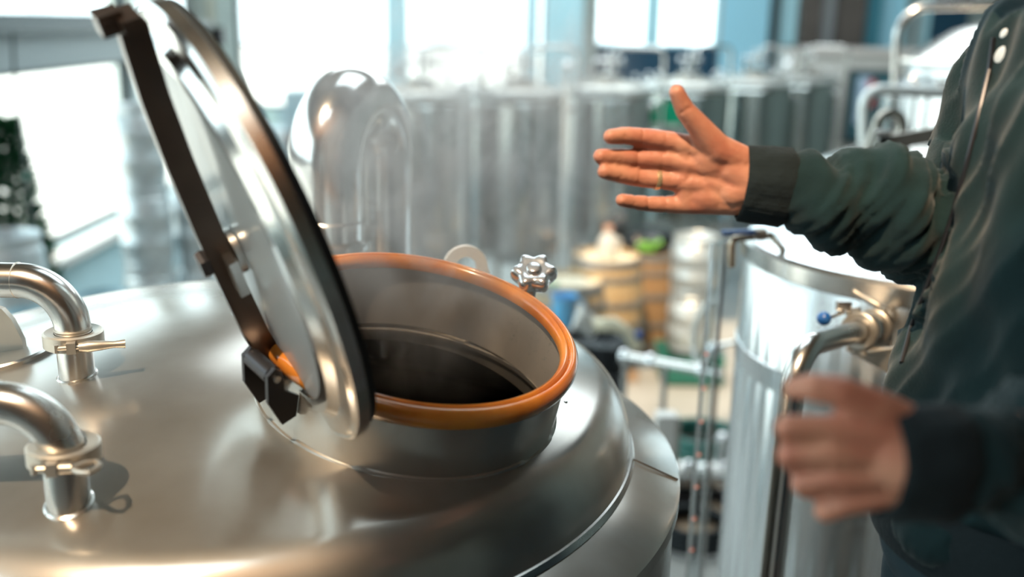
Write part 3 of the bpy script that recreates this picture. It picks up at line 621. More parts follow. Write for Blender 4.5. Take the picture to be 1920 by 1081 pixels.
# ================================================================ BACKGROUND VESSELS
def brite(s=1):
    t = thing('brite_tank', '', 'tank', ab=False)
    R, zt = .365, 1.97
    mb = MB(); mb.rev([(.02, .62), (R - .06, .72), (R, .80), (R, zt - .10)], 64); obj('shell', mb, M['far'], t)
    mb = MB(); mb.rev([(R, zt - .10), (R - .01, zt - .075), (R - .045, zt - .05)], 64); obj('shoulder', mb, M['far'], t)
    mb = MB(); mb.rev([(R - .045, zt - .055), (R + .005, zt - .052), (R + .012, zt - .045), (R + .012, zt - .008), (R + .005, zt), (R - .04, zt)], 64); obj('rim_band', mb, M['band'], t, 30)
    mb = MB(); mb.rev([(R - .03, zt - .01), (R - .06, zt + .015), (R - .16, zt + .03), (.10, zt + .045), (.10, zt + .08), (.0005, zt + .085)], 48); obj('lid', mb, M['galv'], t, 30)
    for i in range(8):
        a = 2 * PI * i / 8 + .2; p = Vector((math.cos(a) * (R - .02), math.sin(a) * (R - .02), zt)); mb = MB(); mb.tube([p, p + Vector((0, 0, .05))], .007, 8); mb.sph(p + Vector((0, 0, .06)), .02, n=10); obj('clamp_nut', mb, M['chrome'], t)
    mb = MB(); mb.tube([(.0, 0, zt + .08), (0, 0, zt + .24)], .02, 12); mb.tube([(-.08, 0, zt + .19), (.08, 0, zt + .19)], .014, 10); mb.sph((.1, 0, zt + .19), .027, n=10); mb.sph((-.1, 0, zt + .19), .024, n=10); mb.sph((0, 0, zt + .25), .025, n=10); obj('top_valve', mb, M['chrome'], t)
    mb = MB(); mb.rev([(.0005, -.012), (.028, -.012), (.034, 0), (.028, .012), (.0005, .012)], 18, TF((-.13, -.14, zt + .13), (0, -1, .3))); mb.tube([(-.13, -.12, zt + .02), (-.13, -.13, zt + .13)], .01, 8); obj('pressure_gauge', mb, M['chrome'], t)
    mb = MB(); mb.tube(fillet([(.05, -.02, zt + .10), (.05, -.02, zt + .30), (R + .07, -.02, zt + .30), (R + .07, -.02, .6)], .07, 6), .015, 12); obj('cleaning_pipe', mb, M['pol'], t)
    mb = MB(); mb.sph((R + .0, -.09, zt - .14), .032, n=12); mb.tube([(R - .02, -.06, zt - .14), (R + .03, -.12, zt - .14)], .014, 8); obj('sample_port', mb, M['chrome'], t)
    mb = MB(); mb.ringplate(.02, .08, .02, 24, TF((.14, -R + .01, .98), (.4, -1, 0))); mb.tube([(.06, -R - .03, .98), (.22, -R - .01, .98)], .012, 8); obj('side_manway', mb, M['pol'], t)
    for a in (45, 135, 225, 315):
        p = Vector((math.cos(math.radians(a)), math.sin(math.radians(a)), 0)) * (R - .06); mb = MB(); mb.tube([(p.x, p.y, 0), (p.x, p.y, .78)], .024, 10); obj('leg', mb, M['steel'], t)
    return t
bt = brite()
spots = [(788, 7.1, 0, 1, 'round steel storage tank directly behind the fat return-bend pipe'),
         (975, 7.5, .3, 1, 'round steel storage tank in plain view between bend pipe and pointing fingers'),
         (1140, 8.1, -.2, 1, 'round steel storage tank directly behind the pointing fingertips'),
         (1290, 8.8, .5, 1, 'round steel storage tank directly behind the raised thumb, green crate before it'),
         (1412, 9.6, .1, 1, 'round steel storage tank above the sleeve cuff, second from the cold room'),
         (1500, 10.3, -.4, 1, 'round steel storage tank next to the pale cold room, last of the row')]
for i, (px, Y, rz, s_, lb) in enumerate(spots):
    o = bt if i == 0 else copy_tree(bt); place(o, (P(px, 170, Y).x, Y, 0), rz); o['label'] = lb; o['group'] = 'row of round steel storage tanks'
# upright slim poles between tanks
for (px, Y, lb) in ((868, 7.2, 'thin upright steel riser between the first two storage tanks'), (1062, 7.45, 'thin upright steel riser between second and third storage tanks')):
    t = thing('riser_pipe', lb, 'pipe', (P(px, 170, Y).x, Y, 0)); x = P(px, 170, Y - .4).x; zt = P(px, 150 if px < 900 else 112, Y - .4).z
    mb = MB(); mb.tube([(x, Y - .4, 0), (x, Y - .4, zt - .03)] , .022, 12); obj('tube', mb, M['band'], t)
    mb = MB(); mb.rev([(.022, zt - .07), (.036, zt - .05), (.036, zt - .03), (.0005, zt)], 14, Matrix.Translation((x, Y - .4, 0))); obj('cap', mb, M['chrome'], t); mb = MB(); mb.rev([(.0005, 0), (.07, 0), (.07, .012), (.0005, .012)], 16, Matrix.Translation((x, Y - .4, 0))); obj('base', mb, M['chrome'], t)
# cold room cabinet with window
cx0, cx1 = P(1478, 180, 11).x, P(1712, 180, 11).x; cz = P(1600, 90, 11).z
cr = thing('cold_room', 'pale beige cold room cabinet with a dark framed window behind the tanks', 'cabinet', ((cx0 + cx1) / 2, 11.3, 0))
mb = MB(); wallbox(mb, cx0, cx1, 11, 11.6, 0, cz - .06); obj('body', mb, M['wbeige'], cr, 0)
mb = MB(); wallbox(mb, cx0 - .03, cx1 + .03, 10.96, 11.64, cz - .06, cz); obj('cornice', mb, mat('pinkish cornice', (.72, .66, .62), .5), cr, 0)
wx0, wx1, wz0, wz1 = P(1594, 200, 10.95).x, P(1668, 200, 10.95).x, P(1630, 262, 10.95).z, P(1630, 138, 10.95).z
mb = MB(); wallbox(mb, wx0 - .04, wx1 + .04, 10.95, 11.0, wz0 - .04, wz1 + .04); wf = obj('window_frame', mb, M['dframe'], cr, 0)
mb = MB(); wallbox(mb, wx0, wx1, 10.94, 10.952, wz0, wz1); obj('pane', mb, mat('dark reflective pane', (.05, .14, .17), .1), wf, 0)
mb = MB(); mb.box((wx0 + .12, 10.925, wz0 + .42), (.13, .01, .5)); ps = tag(obj('poster', mb, mat('pale blue poster', (.55, .68, .85), .6), None, 0), 'pale blue and red poster stuck on the cold room window', 'poster')
mb = MB(); mb.box((wx0 + .2, 10.918, wz0 + .50), (.08, .006, .28)); obj('poster_patch', mb, M['red'], ps, 0, label='red patch')
mb = MB(); mb.box((P(1550, 210, 10.96).x, 10.97, P(1550, 210, 10.96).z), (.19, .02, .32)); tag(obj('notice_board', mb, mat('white board', (.72, .76, .8), .4), None, 0), 'white rounded notice on the cold room wall beside the last tank', 'sign')
# kettle behind the far arm
K2 = Vector((P(1800, 300, 3.75).x, 3.75, 0)); k2z = P(1720, 262, 3.6).z
k2 = thing('second_kettle', 'cream-lit steel kettle dome behind the pointing arm with pipe lug and lid bar', 'kettle', (K2.x, K2.y, 0)); K2M = Matrix.Translation(K2)
mb = MB(); R2 = .50; mb.rev([(.0005, k2z)] + [(R2 * i / 16, k2z - .11 * (i / 16) ** 2) for i in range(1, 17)] + [(R2 + .02, k2z - .17), (R2 + .02, k2z - .3), (R2 + .02, .4), (.1, .3)], 96, K2M); obj('shell', mb, M['tank'], k2, 50)
c = P(1668, 238, 3.35); obj('lifting_eye', lug2(c, .060, .034, .02, k2z - .1, (1, .2, 0)), M['galv'], k2, 30)
mb = MB(); mb.bar(P(1660, 268, 3.1), P(1830, 238, 3.1), .045, .02, (0, 0, 1)); obj('lid_bar', mb, M['galv'], k2, 20)
mb = MB(); mb.box(P(1653, 262, 3.08), (.035, .05, .06)); mb.prism([(-.018, .03), (.018, .03), (.010, -.055), (-.006, -.055)], .03, TF(P(1654, 270, 3.07), (0, -1, 0), (1, 0, 0))); mb.tube([P(1640, 252, 3.06), P(1666, 252, 3.06)], .012, 10); obj('latch', mb, M['steel'], k2, 25)
mb = MB(); mb.rev([(.20, k2z - .05), (.20, k2z + .05), (.215, k2z + .055), (.215, k2z - .05)], 48, Matrix.Translation(K2 + Vector((.12, -.25, -.02)))); obj('manway_neck', mb, M['steel'], k2)
mb = MB(); [mb.box(k, (.01, .01, .01)) for k in ()]
for a in (60, 180, 300):
    p = K2 + Vector((math.cos(math.radians(a)), math.sin(math.radians(a)), 0)) * .5; mb = MB(); mb.tube([(p.x, p.y, 0), (p.x, p.y, .5)], .035); obj('leg', mb, M['steel'], k2)
# guard rails beyond
hr = thing('guard_rail', 'low bright tubular guard rail with upright bars behind the second kettle', 'railing', (P(1620, 300, 4.3).x, 4.3, .9)); Yr = 4.3
mb = MB(); mb.tube(fillet([P(1619, 400, Yr), P(1619, 166, Yr), P(1900, 182, Yr)], .07, 8), .024, 14); obj('rail', mb, M['band'], hr)
for px in (1677, 1718, 1741, 1790):
    mb = MB(); a_ = P(px, 175, Yr); mb.tube([a_, a_ - Vector((0, 0, .62))], .008, 8); obj('baluster', mb, M['dframe'], hr)
mb = MB(); a_ = P(1619, 390, Yr); mb.tube([a_, Vector((a_.x, a_.y, 0))], .024, 12); obj('post', mb, M['band'], hr)
hr = thing('hoop_rail', 'tall thin steel hoop rail curving over beside the white domed vessel', 'railing', (P(1676, 300, 4.9).x, 4.9, 0)); Yr = 4.9
mb = MB(); b_ = P(1672, 300, Yr); mb.tube(fillet([Vector((b_.x, Yr, 0)), b_, P(1684, 14, Yr), P(1920, 8, Yr)], [.05, .14], 10), .019, 14); obj('rail', mb, M['steel'], hr)
# domed vessel upper right
V4 = Vector((P(1890, 150, 5.4).x, 5.4, 0)); z4 = P(1850, 122, 5.0).z
t4 = thing('domed_vessel', 'white topped conical vessel at upper right behind the shoulder', 'vessel', (V4.x, V4.y, 0)); M4 = Matrix.Translation(V4)
mb = MB(); mb.rev([(.54, z4), (.50, z4 + .03), (.30, z4 + .16), (.12, z4 + .22), (.0005, z4 + .23)], 64, M4); obj('cone_top', mb, M['steel'], t4, 30)
mb = MB(); mb.rev([(.50, z4 - .03), (.56, z4 - .025), (.57, z4), (.55, z4 + .012)], 64, M4); obj('flange', mb, M['band'], t4)
mb = MB(); mb.rev([(.05, .3), (.58, .5), (.62, .6), (.62, z4 - .17), (.56, z4 - .11), (.50, z4 - .08), (.50, z4 - .02)], 64, M4); obj('shell', mb, M['clad'], t4)
for i in range(9):
    a = PI + .2 + i * .33; p = V4 + Vector((math.cos(a) * .56, math.sin(a) * .56, z4 - .09)); mb = MB(); mb.sph(p, .024, n=10); obj('clamp_nut', mb, M['chrome'], t4)
mb = MB(); mb.tube([V4 + Vector((-.05, -.1, z4 + .2)), V4 + Vector((-.05, -.1, z4 + .3))], .02); mb.tube([V4 + Vector((-.15, -.1, z4 + .27)), V4 + Vector((.05, -.1, z4 + .27))], .012); obj('top_valve', mb, M['chrome'], t4)
for a in (60, 180, 300):
    p = V4 + Vector((math.cos(math.radians(a)), math.sin(math.radians(a)), 0)) * .5; mb = MB(); mb.tube([(p.x, p.y, 0), (p.x, p.y, .55)], .03); obj('leg', mb, M['steel'], t4)
# green crates on the tank row plinth
gc = P(1247, 218, 7.9)
def crate(name, lab, c, d, mt):
    t = thing(name, lab, 'crate', (c[0], c[1], c[2] - d[2] / 2)); mb = MB(); x, y, z = d; th = .015
    mb.box(c - Vector((0, 0, z / 2 - th / 2)), (x, y, th))
    for s_ in (-1, 1):
        mb.box(c + Vector((s_ * (x / 2 - th / 2), 0, 0)), (th, y, z)); mb.box(c + Vector((0, s_ * (y / 2 - th / 2), 0)), (x - 2 * th, th, z))
    obj('box', mb, mt, t, 0); mb = MB()
    for s_ in (-1, 1): mb.box(c + Vector((0, s_ * (y / 2 + .006), z / 2 - .02)), (x + .02, .012, .03)); mb.box(c + Vector((s_ * (x / 2 + .004), 0, z / 2 - .02)), (.012, y, .03))
    obj('rim', mb, mt, t, 0); return t
gs = P(1245, 218, 8.38); sg = thing('hanging_sign', 'bright green sign with pale lower strip hung on the tank behind the raised thumb', 'sign', gs)
mb = MB(); mb.box(gs, (.29, .012, .235)); obj('panel', mb, M['green'], sg, 0)
mb = MB(); mb.box(gs + Vector((0, -.008, -.085)), (.27, .006, .04)); obj('strip', mb, M['cloth'], sg, 0)
mb = MB(); mb.tube([gs + Vector((-.12, 0, .115)), gs + Vector((-.02, .03, .33)), gs + Vector((.12, 0, .115))], .004, 6); obj('cord', mb, M['dframe'], sg)

# ================================================================ KEGS
def keg_mesh(R, H):
    mb = MB(); pr = [(R * .70, .012), (R * .90, .0), (R * .96, .012), (R * .95, .07 * H / .58), (R * .90, .09 * H / .58), (R, .12 * H), (R, .30 * H), (R * 1.04, .32 * H), (R * 1.04, .345 * H), (R, .365 * H),
        (R, .64 * H), (R * 1.04, .66 * H), (R * 1.04, .685 * H), (R, .705 * H), (R, .84 * H), (R * .93, .88 * H), (R * .90, .90 * H), (R * .95, .92 * H), (R * .96, .985 * H), (R * .93, H), (R * .90, .985 * H), (R * .88, .90 * H), (R * .6, .89 * H), (.0005, .90 * H)]
    mb.rev(pr, 40); return mb
def keg(label, grp, loc_, R=.19, H=.575, mt='keg'):
    t = thing('keg', label, 'keg', ab=False, group=grp); obj('body', keg_mesh(R, H), M[mt], t, 40)
    mb = MB(); mb.rev([(.0005, .90 * H), (.03, .90 * H), (.035, .93 * H), (.02, .945 * H), (.0005, .945 * H)], 16); obj('spear_fitting', mb, M['chrome'], t)
    return place(t, loc_, random.uniform(0, 3))
kx, kY = P(263, 300, 7.0).x, 7.0
pal = thing('pallet', 'low wooden pallet under the tall keg stacks by the window', 'pallet', (kx + .25, kY, 0))
for i in range(3): mb = MB(); mb.box((kx + .25, kY - .3 + .42 * i, .045), (1.2, .08, .09)); obj('bearer', mb, M['board'], pal, 0)
for i in range(6): mb = MB(); mb.box((kx - .25 + i * .2, kY + .1, .101), (.14, 1.02, .018)); obj('plank', mb, M['board'], pal, 0)
pos = ['bottom', 'middle', 'top']
for i in range(3): keg('steel keg, %s of the tall stack nearest the bright left window' % pos[i], 'kegs stacked by the left window', (kx + (.01 if i == 1 else 0), kY, .112 + i * .577), .175)
kx2 = P(354, 400, 7.2).x
for i in range(2): keg('steel keg, %s of the shorter stack behind the lid arm' % ['lower', 'upper'][i], 'kegs stacked by the left window', (kx2 + .04, kY + .28, .112 + i * .577), .175)
keg('pale steel keg on a plinth below the dark conifer', 'loose kegs', (P(12, 470, 4.9).x, 4.9, P(12, 438, 4.9).z - .575), .175)
# stand for that keg
kp = Vector((P(12, 470, 4.9).x, 4.9, P(12, 438, 4.9).z - .577))
pt = thing('plinth', 'pale concrete plinth under the keg at the left edge', 'plinth', (kp.x, kp.y, 0)); mb = MB(); mb.box((kp.x, kp.y, kp.z / 2), (.5, .5, kp.z)); obj('block', mb, M['brick'], pt, 0)
# tubs behind the dome at left
def tub(label, px, py, Y, R, H, mt):
    c = P(px, py, Y); t = thing('tub', label, 'tub', (c.x, c.y, c.z - H)); mb = MB(); Mx = Matrix.Translation((c.x, c.y, c.z - H))
    mb.rev([(.0005, 0), (R * .86, 0), (R * .98, H - .02), (R * 1.06, H - .02), (R * 1.08, H), (R, H + .004), (R * .96, H - .01), (R * .84, .01), (.0005, .01)], 40, Mx); obj('shell', mb, mt, t)
    mb = MB(); mb.tube([Mx @ Vector((R * .98 * math.cos(a), R * .98 * math.sin(a), H * .8)) for a in [2 * PI * i / 28 for i in range(28)]], .006, 6, closed=True); obj('band', mb, M['hose'], t)
    return c
pc = mat('pale blue tub', (.45, .62, .68), .3)
c1 = tub('pale blue open tub seen under the upper elbow pipe', 57, 583, 3.6, .085, .22, pc)
c2 = tub('pale grey-blue tub with dark rim half hidden by the dome beside the kegs', 195, 552, 3.9, .11, .25, pc)
tb = thing('work_table', 'low steel table behind the kettle carrying the pale tubs', 'table', ((c1.x + c2.x) / 2, 3.75, 0))
zt = c1.z - .22
mb = MB(); mb.box(((c1.x + c2.x) / 2, 3.75, zt - .02), (.9, .55, .03)); obj('tabletop', mb, M['galv'], tb, 0)
for sx in (-.4, .4):
    for sy in (-.23, .23): mb = MB(); mb.tube([((c1.x + c2.x) / 2 + sx, 3.75 + sy, 0), ((c1.x + c2.x) / 2 + sx, 3.75 + sy, zt - .03)], .02, 8); obj('leg', mb, M['galv'], tb)
dz2 = (c2.z - .25) - zt
mb = MB(); mb.box((c2.x, c2.y, zt - .005 + dz2 / 2 + .002), (.26, .26, max(.01, dz2 + .002)));
if dz2 > .012: tag(obj('shim_board', mb, M['board'], None, 0), 'small board under the grey-blue tub', 'board')
# right keg stack on a green crate
kx, kY = P(1303, 500, 6.8).x, 6.8; ztk = P(1301, 440, 6.8).z
crate('dark_green_crate', 'dark green plastic crate at the foot of the keg pair beside the barrels', Vector((kx, kY, .1)), (.42, .42, .2), M['dgreen'])
hk = (ztk - .21) / 2
for i in range(2): keg('grey steel keg, %s of the pair on the green crate by the barrels' % ['lower', 'upper'][i], 'kegs by the barrels', (kx, kY, .21 + i * hk), .165, hk - .003)

# ================================================================ BARRELS
def barrel(label, px, py, Y, R, H, sm, extra=None):
    top = P(px, py, Y); t = thing('oak_barrel', label, 'barrel', ab=False, group='oak barrels by the kegs')
    def rad(z): return R * (1 - .17 * abs(2 * z / H - 1) ** 2)
    NS = 22
    zs = [H * i / 8 for i in range(9)]; mb = MB(); a0 = -.94 * PI / NS; a1 = -a0; vs = []
    for z in zs:
        for a in (a0, 0, a1):
            for dr in (0, -.02): vs.append(Vector(((rad(z) + dr - (0 if a == 0 else .002)) * math.cos(a), (rad(z) + dr) * math.sin(a), z)))
    fs = []
    for j in range(8):
        b0, b1 = j * 6, j * 6 + 6
        fs += [(b0, b0 + 2, b1 + 2, b1), (b0 + 2, b0 + 4, b1 + 4, b1 + 2), (b0 + 1, b1 + 1, b1 + 3, b0 + 3), (b0 + 3, b1 + 3, b1 + 5, b0 + 5), (b0, b1, b1 + 1, b0 + 1), (b0 + 4, b0 + 5, b1 + 5, b1 + 4)]
    fs += [(0, 1, 3, 2), (2, 3, 5, 4), (48, 50, 51, 49), (50, 52, 53, 51)]
    mb.add(vs, fs); sme = mb.mesh('stave', sm, 0)
    for i in range(NS):
        o = bpy.data.objects.new('stave', sme); COL.objects.link(o); o.parent = t; o.rotation_euler = (0, 0, 2 * PI * i / NS)
    for z, hh in ((.03, .045), (.15, .035), (.33, .04), (H - .33, .04), (H - .15, .035), (H - .05, .045)):
        mb = MB(); mb.rev([(rad(z) + .001, z), (rad(z) + .006, z + .001), (rad(z + hh) + .006, z + hh - .001), (rad(z + hh) + .001, z + hh)], 44); obj('hoop', mb, M['hoop'], t, 30)
    for i in range(5):
        w_ = 2 * (R * .79) / 5; x0 = -R * .79 + w_ * (i + .5); L_ = 2 * math.sqrt(max(.01, (R * .79) ** 2 - (abs(x0) + w_ * .25) ** 2)); mb = MB(); mb.box((x0, 0, H - .035), (w_ * .97, L_, .02)); obj('head_board', mb, M['head'], t, 0)
    place(t, (top.x, Y, top.z - H)); return top
def plinth(x, y, z, w_, lab):
    if z < .03: return
    t = thing('timber_plinth', lab, 'plinth', (x, y, 0))
    for s_ in (-1, 0, 1): mb = MB(); mb.box((x + s_ * w_ * .4, y, (z - .03) / 2), (.08, w_, z - .03)); obj('bearer', mb, M['board'], t, 0)
    for i in range(4): mb = MB(); mb.box((x, y - w_ * .39 + i * w_ * .26, z - .016), (w_, w_ * .2, .028)); obj('plank', mb, M['board'], t, 0)
T = barrel('pale oak barrel with cream top, tallest of the three, white jug on it', 1136, 476, 6.9, .285, .82, M['stave']); plinth(T.x, T.y, T.z - .82, .5, 'timber skid under the barrel with the white jug')
mb = MB(); jb = T + Vector((.01, 0, -.022)); tj = thing('jug', 'white plastic jug with handle standing on the pale barrel', 'jug', jb)
mb.rev([(.0005, 0), (.062, 0), (.07, .02), (.07, .10), (.05, .15), (.028, .175), (.028, .2), (.0005, .2)], 24, Matrix.Translation(jb)); obj('body', mb, M['cloth'], tj); mb = MB(); mb.rev([(.0005, .2), (.034, .2), (.034, .225), (.0005, .225)], 16, Matrix.Translation(jb)); obj('cap', mb, mat('orange cap', (.7, .35, .2), .5), tj)
mb = MB(); mb.tube([jb + Vector((.05, -.02, .15)), jb + Vector((.09, -.02, .12)), jb + Vector((.068, -.02, .05))], .01, 8); obj('handle', mb, M['cloth'], tj)
T = barrel('pale oak barrel nearest the star knob, lower and in front', 1062, 522, 5.9, .26, .76, M['stave']); plinth(T.x, T.y, T.z - .76, .48, 'timber skid under the barrel nearest the star knob')
mb = MB(); mb.box(T + Vector((-.09, -.08, -.017)), (.07, .05, .012)); tag(obj('green_cloth', mb, M['green'], None, 0), 'small green scouring pad lying on the nearest barrel', 'pad')
T = barrel('browner oak barrel behind, black sack lying on top', 1216, 468, 7.5, .27, .88, M['stave2']); plinth(T.x, T.y, T.z - .88, .5, 'timber skid under the browner barrel')
# black sack with green print on the rear barrel
sk = thing('sack', 'crumpled black sack with lime green lettering patch on the browner barrel', 'sack', T)
mb = MB(); mb.sph((0, 0, 0), (.20, .15, .10), n=28); mb2 = mb
vs = [Vector(v) for v in mb.v]; mb.v = [tuple(T + Vector((v.x, v.y, max(v.z, -.055) + .066)) + Vector((noise.noise(v * 14), noise.noise(v * 14 + Vector((5, 5, 5))), noise.noise(v * 12 + Vector((9, 2, 5))))) * .028) for v in vs]
obj('body', mb, M['bag'], sk)
mb = MB()
for (x0, z0, x1, z1) in ((-.11, .06, -.05, .09), (-.05, .09, 0, .06), (0, .06, .07, .11), (-.1, .05, .02, .045)): mb.bar(T + Vector((x0, -.165, z0)), T + Vector((x1, -.165, z1)), .035, .012, (0, 0, 1))
obj('print', mb, M['lime'], sk, 0)

# ================================================================ BIN WITH CLOTHS, CUP, RAIL, FLOOR CLUTTER
bc = P(1118, 640, 4.6)
bn = thing('waste_bin', 'dark grey bin with a black liner beyond the kettle shoulder', 'bin', (bc.x, bc.y, 0))
mb = MB(); mb.rev([(.0005, 0), (.13, 0), (.165, bc.z - .03), (.15, bc.z - .03), (.12, .02), (.0005, .02)], 32, Matrix.Translation((bc.x, bc.y, 0))); obj('body', mb, M['bin'], bn)
mb = MB(); rr = random.Random(5); pr = []
for j, (r_, z_) in enumerate([(.12, bc.z - .06), (.15, bc.z + .02), (.178, bc.z + .025), (.182, bc.z - .03), (.172, bc.z - .11)]): pr.append((r_, z_))
mb.rev(pr, 48, Matrix.Translation((bc.x, bc.y, 0))); mb.v = [tuple(Vector(v) + Vector((noise.noise(Vector(v) * 25), noise.noise(Vector(v) * 25 + Vector((3, 3, 3))), noise.noise(Vector(v) * 25 + Vector((7, 3, 1))))) * .018) for v in mb.v]; obj('liner', mb, M['bag'], bn, 60)
mb = MB(); mb.rev([(.0005, bc.z - .02), (.14, bc.z - .02)], 24, Matrix.Translation((bc.x, bc.y, 0))); obj('rubbish', mb, M['bag'], bn)
def rag(name, lab, cat, pts_, r, mt, seed):
    mb = MB(); mb.tube(pts_, r, 14); rs = Vector((seed, seed * 2, 1)); mb.v = [tuple(Vector(v) + Vector((noise.noise(Vector(v) * 22 + rs), noise.noise(Vector(v) * 22 - rs), noise.noise(Vector(v) * 18 + rs * 2))) * .03) for v in mb.v]
    return tag(obj(name, mb, mt, None, 80), lab, cat)
q = P(1100, 610, 4.5)
rag('rag', 'crumpled white rag heaped on the bin liner next to the blue cup', 'cloth', [P(1078, 612, 4.55), P(1092, 592, 4.55), P(1102, 605, 4.55), P(1112, 622, 4.55)], [.02, .055, .06, .03], M['cloth'], 1)
rag('glove', 'cream rubber glove draped across the bin towards the rail', 'glove', [P(1112, 612, 4.5), P(1145, 608, 4.5), P(1175, 622, 4.5), P(1192, 650, 4.5)], [.02, .034, .034, .022], mat('cream rubber', (.74, .68, .50), .45), 4)
mb = MB(); mb.sph(P(1198, 628, 4.48), .022, n=12); mb.tube([P(1198, 628, 4.48), P(1188, 640, 4.5)], .012); tag(obj('hose_nozzle', mb, M['blue']), 'small dark blue nozzle at the tip of the cream glove', 'nozzle')
cu0 = P(1056, 612, 5.1); cj = thing('jug', 'translucent light blue measuring jug right of the star knob', 'jug', cu0)
mb = MB(); Mx = Matrix.Translation(cu0 - Vector((0, 0, .0))); mb.rev([(.0005, 0), (.055, 0), (.068, .17), (.073, .175), (.066, .17), (.052, .006), (.0005, .006)], 28, Mx); obj('body', mb, M['lblue'], cj); mb = MB(); mb.tube(fillet([cu0 + Vector((.06, 0, .15)), cu0 + Vector((.11, 0, .14)), cu0 + Vector((.10, 0, .05)), cu0 + Vector((.058, 0, .04))], .015, 4), .008, 8); obj('handle', mb, M['lblue'], cj)
tz = cu0.z; ts = thing('side_stand', 'grey metal stand under the light blue jug', 'stand', (cu0.x, cu0.y, 0)); mb = MB(); mb.box((cu0.x - .05, cu0.y, tz - .012), (.26, .22, .022)); obj('top', mb, M['galv'], ts, 0)
for sx in (-.16, .06):
    for sy in (-.09, .09): mb = MB(); mb.box((cu0.x + sx, cu0.y + sy, (tz - .02) / 2), (.025, .025, tz - .024)); obj('leg', mb, M['galv'], ts, 0)
# pipe rail
Yr = 4.3; rl = thing('pipe_manifold', 'shiny horizontal process pipe on posts between kettle and clad tank', 'pipe', (P(1250, 690, Yr).x, Yr, 0))
a_, b_ = P(1168, 667, Yr), P(1352, 700, Yr - .3)
mb = MB(); mb.tube([a_, b_], .021, 16); obj('tube', mb, M['pol'], rl)
for px, t_ in ((1172, .02), (1225, .3), (1320, .82)):
    q = a_ + (b_ - a_) * t_; mb = MB(); mb.rev([(.021, -.02), (.034, -.012), (.036, 0), (.034, .012), (.021, .02)], 20, TF(q, b_ - a_)); obj('coupling', mb, M['chrome'], rl)
for t_ in (.03, .45, .95):
    q = a_ + (b_ - a_) * t_; mb = MB(); mb.tube([q, Vector((q.x, q.y, 0))], .014, 10); obj('post', mb, M['steel'], rl)
mb = MB(); q = a_ + (b_ - a_) * .84; mb.tube([q, q + Vector((.02, 0, .09))], .02, 12); mb.sph(q + Vector((.03, 0, .1)), .03, n=12); mb.bar(q + Vector((.0, 0, .10)), q + Vector((.12, 0, .13)), .012, .02); obj('outlet_valve', mb, M['chrome'], rl)
# milky hose arc
mb = MB(); hp = [P(1348, 560, 4.2), P(1325, 572, 4.2), P(1307, 600, 4.2), P(1300, 640, 4.2), P(1306, 675, 4.15), P(1322, 700, 4.1)]
from mathutils import geometry
def smooth_path(pts_, n=6):
    out = []; pts_ = [Vector(p) for p in pts_]; E = [pts_[0] * 2 - pts_[1]] + pts_ + [pts_[-1] * 2 - pts_[-2]]
    for i in range(1, len(E) - 2):
        for k_ in range(n):
            t = k_ / n; a, b, c, d = E[i - 1], E[i], E[i + 1], E[i + 2]
            out.append(.5 * ((2 * b) + (c - a) * t + (2 * a - 5 * b + 4 * c - d) * t * t + (3 * b - a - 3 * c + d) * t ** 3))
    out.append(pts_[-1]); return out
mb.tube(smooth_path(hp), .013, 10); tag(obj('hose', mb, M['hose']), 'milky white hose arching in front of the keg pair', 'hose')
# white control box on a post
cb = P(1246, 812, 3.7); bx_ = thing('control_box', 'white box on a grey post standing on the floor past the kettle', 'box', (cb.x, cb.y, 0))
mb = MB(); mb.box(cb + Vector((0, 0, .01)), (.075, .07, .15)); obj('housing', mb, M['white'], bx_, 0); mb = MB(); mb.box(cb + Vector((.047, 0, -.03)), (.02, .06, .22)); obj('side_bracket', mb, M['galv'], bx_, 0); mb = MB(); mb.tube([cb + Vector((0, 0, -.06)), Vector((cb.x, cb.y, 0))], .02, 10); mb.rev([(.0005, 0), (.09, 0), (.09, .012), (.0005, .012)], 18, Matrix.Translation((cb.x, cb.y, 0))); obj('post', mb, M['galv'], bx_)
# coiled hoses on the floor
def coil(lab, c, R, turns, r, mt, tilt=.0):
    mb = MB(); pts_ = []
    for i in range(turns * 24):
        a = 2 * PI * i / 24; rad_ = R - .012 * (i / 24) ; pts_.append(c + Vector((rad_ * math.cos(a), rad_ * math.sin(a), r + (i / 24) * r * 1.1)))
    mb.tube(pts_, r, 8); return tag(obj('coiled_hose', mb, mt), lab, 'hose')
coil('dark green hose coiled on the floor beside the white box', D(1318, 850, 0), .26, 5, .022, M['dgreen'])
coil('black hose coiled on the floor by the foot of the clad tank', D(1300, 1010, 0), .2, 4, .02, M['rub'])
q = D(1300, 935, 0)
pm = thing('transfer_pump', 'small shiny transfer pump on the floor below the coiled green hose', 'pump', q)
mb = MB(); mb.tube([q + Vector((-.12, 0, .14)), q + Vector((.10, 0, .14))], .075, 24); obj('motor', mb, M['steel'], pm); mb = MB(); mb.tube([q + Vector((.10, 0, .14)), q + Vector((.15, 0, .14))], .095, 24); mb.tube([q + Vector((.13, 0, .2)), q + Vector((.13, 0, .33))], .025); mb.sph(q + Vector((.13, 0, .35)), .04, n=12); mb.sph(q + Vector((-.05, -.06, .22)), .035, n=12); obj('pump_head', mb, M['chrome'], pm)
mb = MB(); mb.box(q + Vector((0, 0, .03)), (.34, .18, .06)); obj('base', mb, M['dark'], pm, 0)
mb = MB(); q2 = D(1285, 895, 0); mb.tube([q2 + Vector((-.2, .1, .03)), q2 + Vector((.1, -.02, .03))], .025, 12); mb.sph(q2 + Vector((.12, -.03, .03)), .04, n=12); tag(obj('pipe_spool', mb, M['pol']), 'short steel pipe piece lying on the floor near the green hose', 'pipe')
q = D(1303, 975, 0)
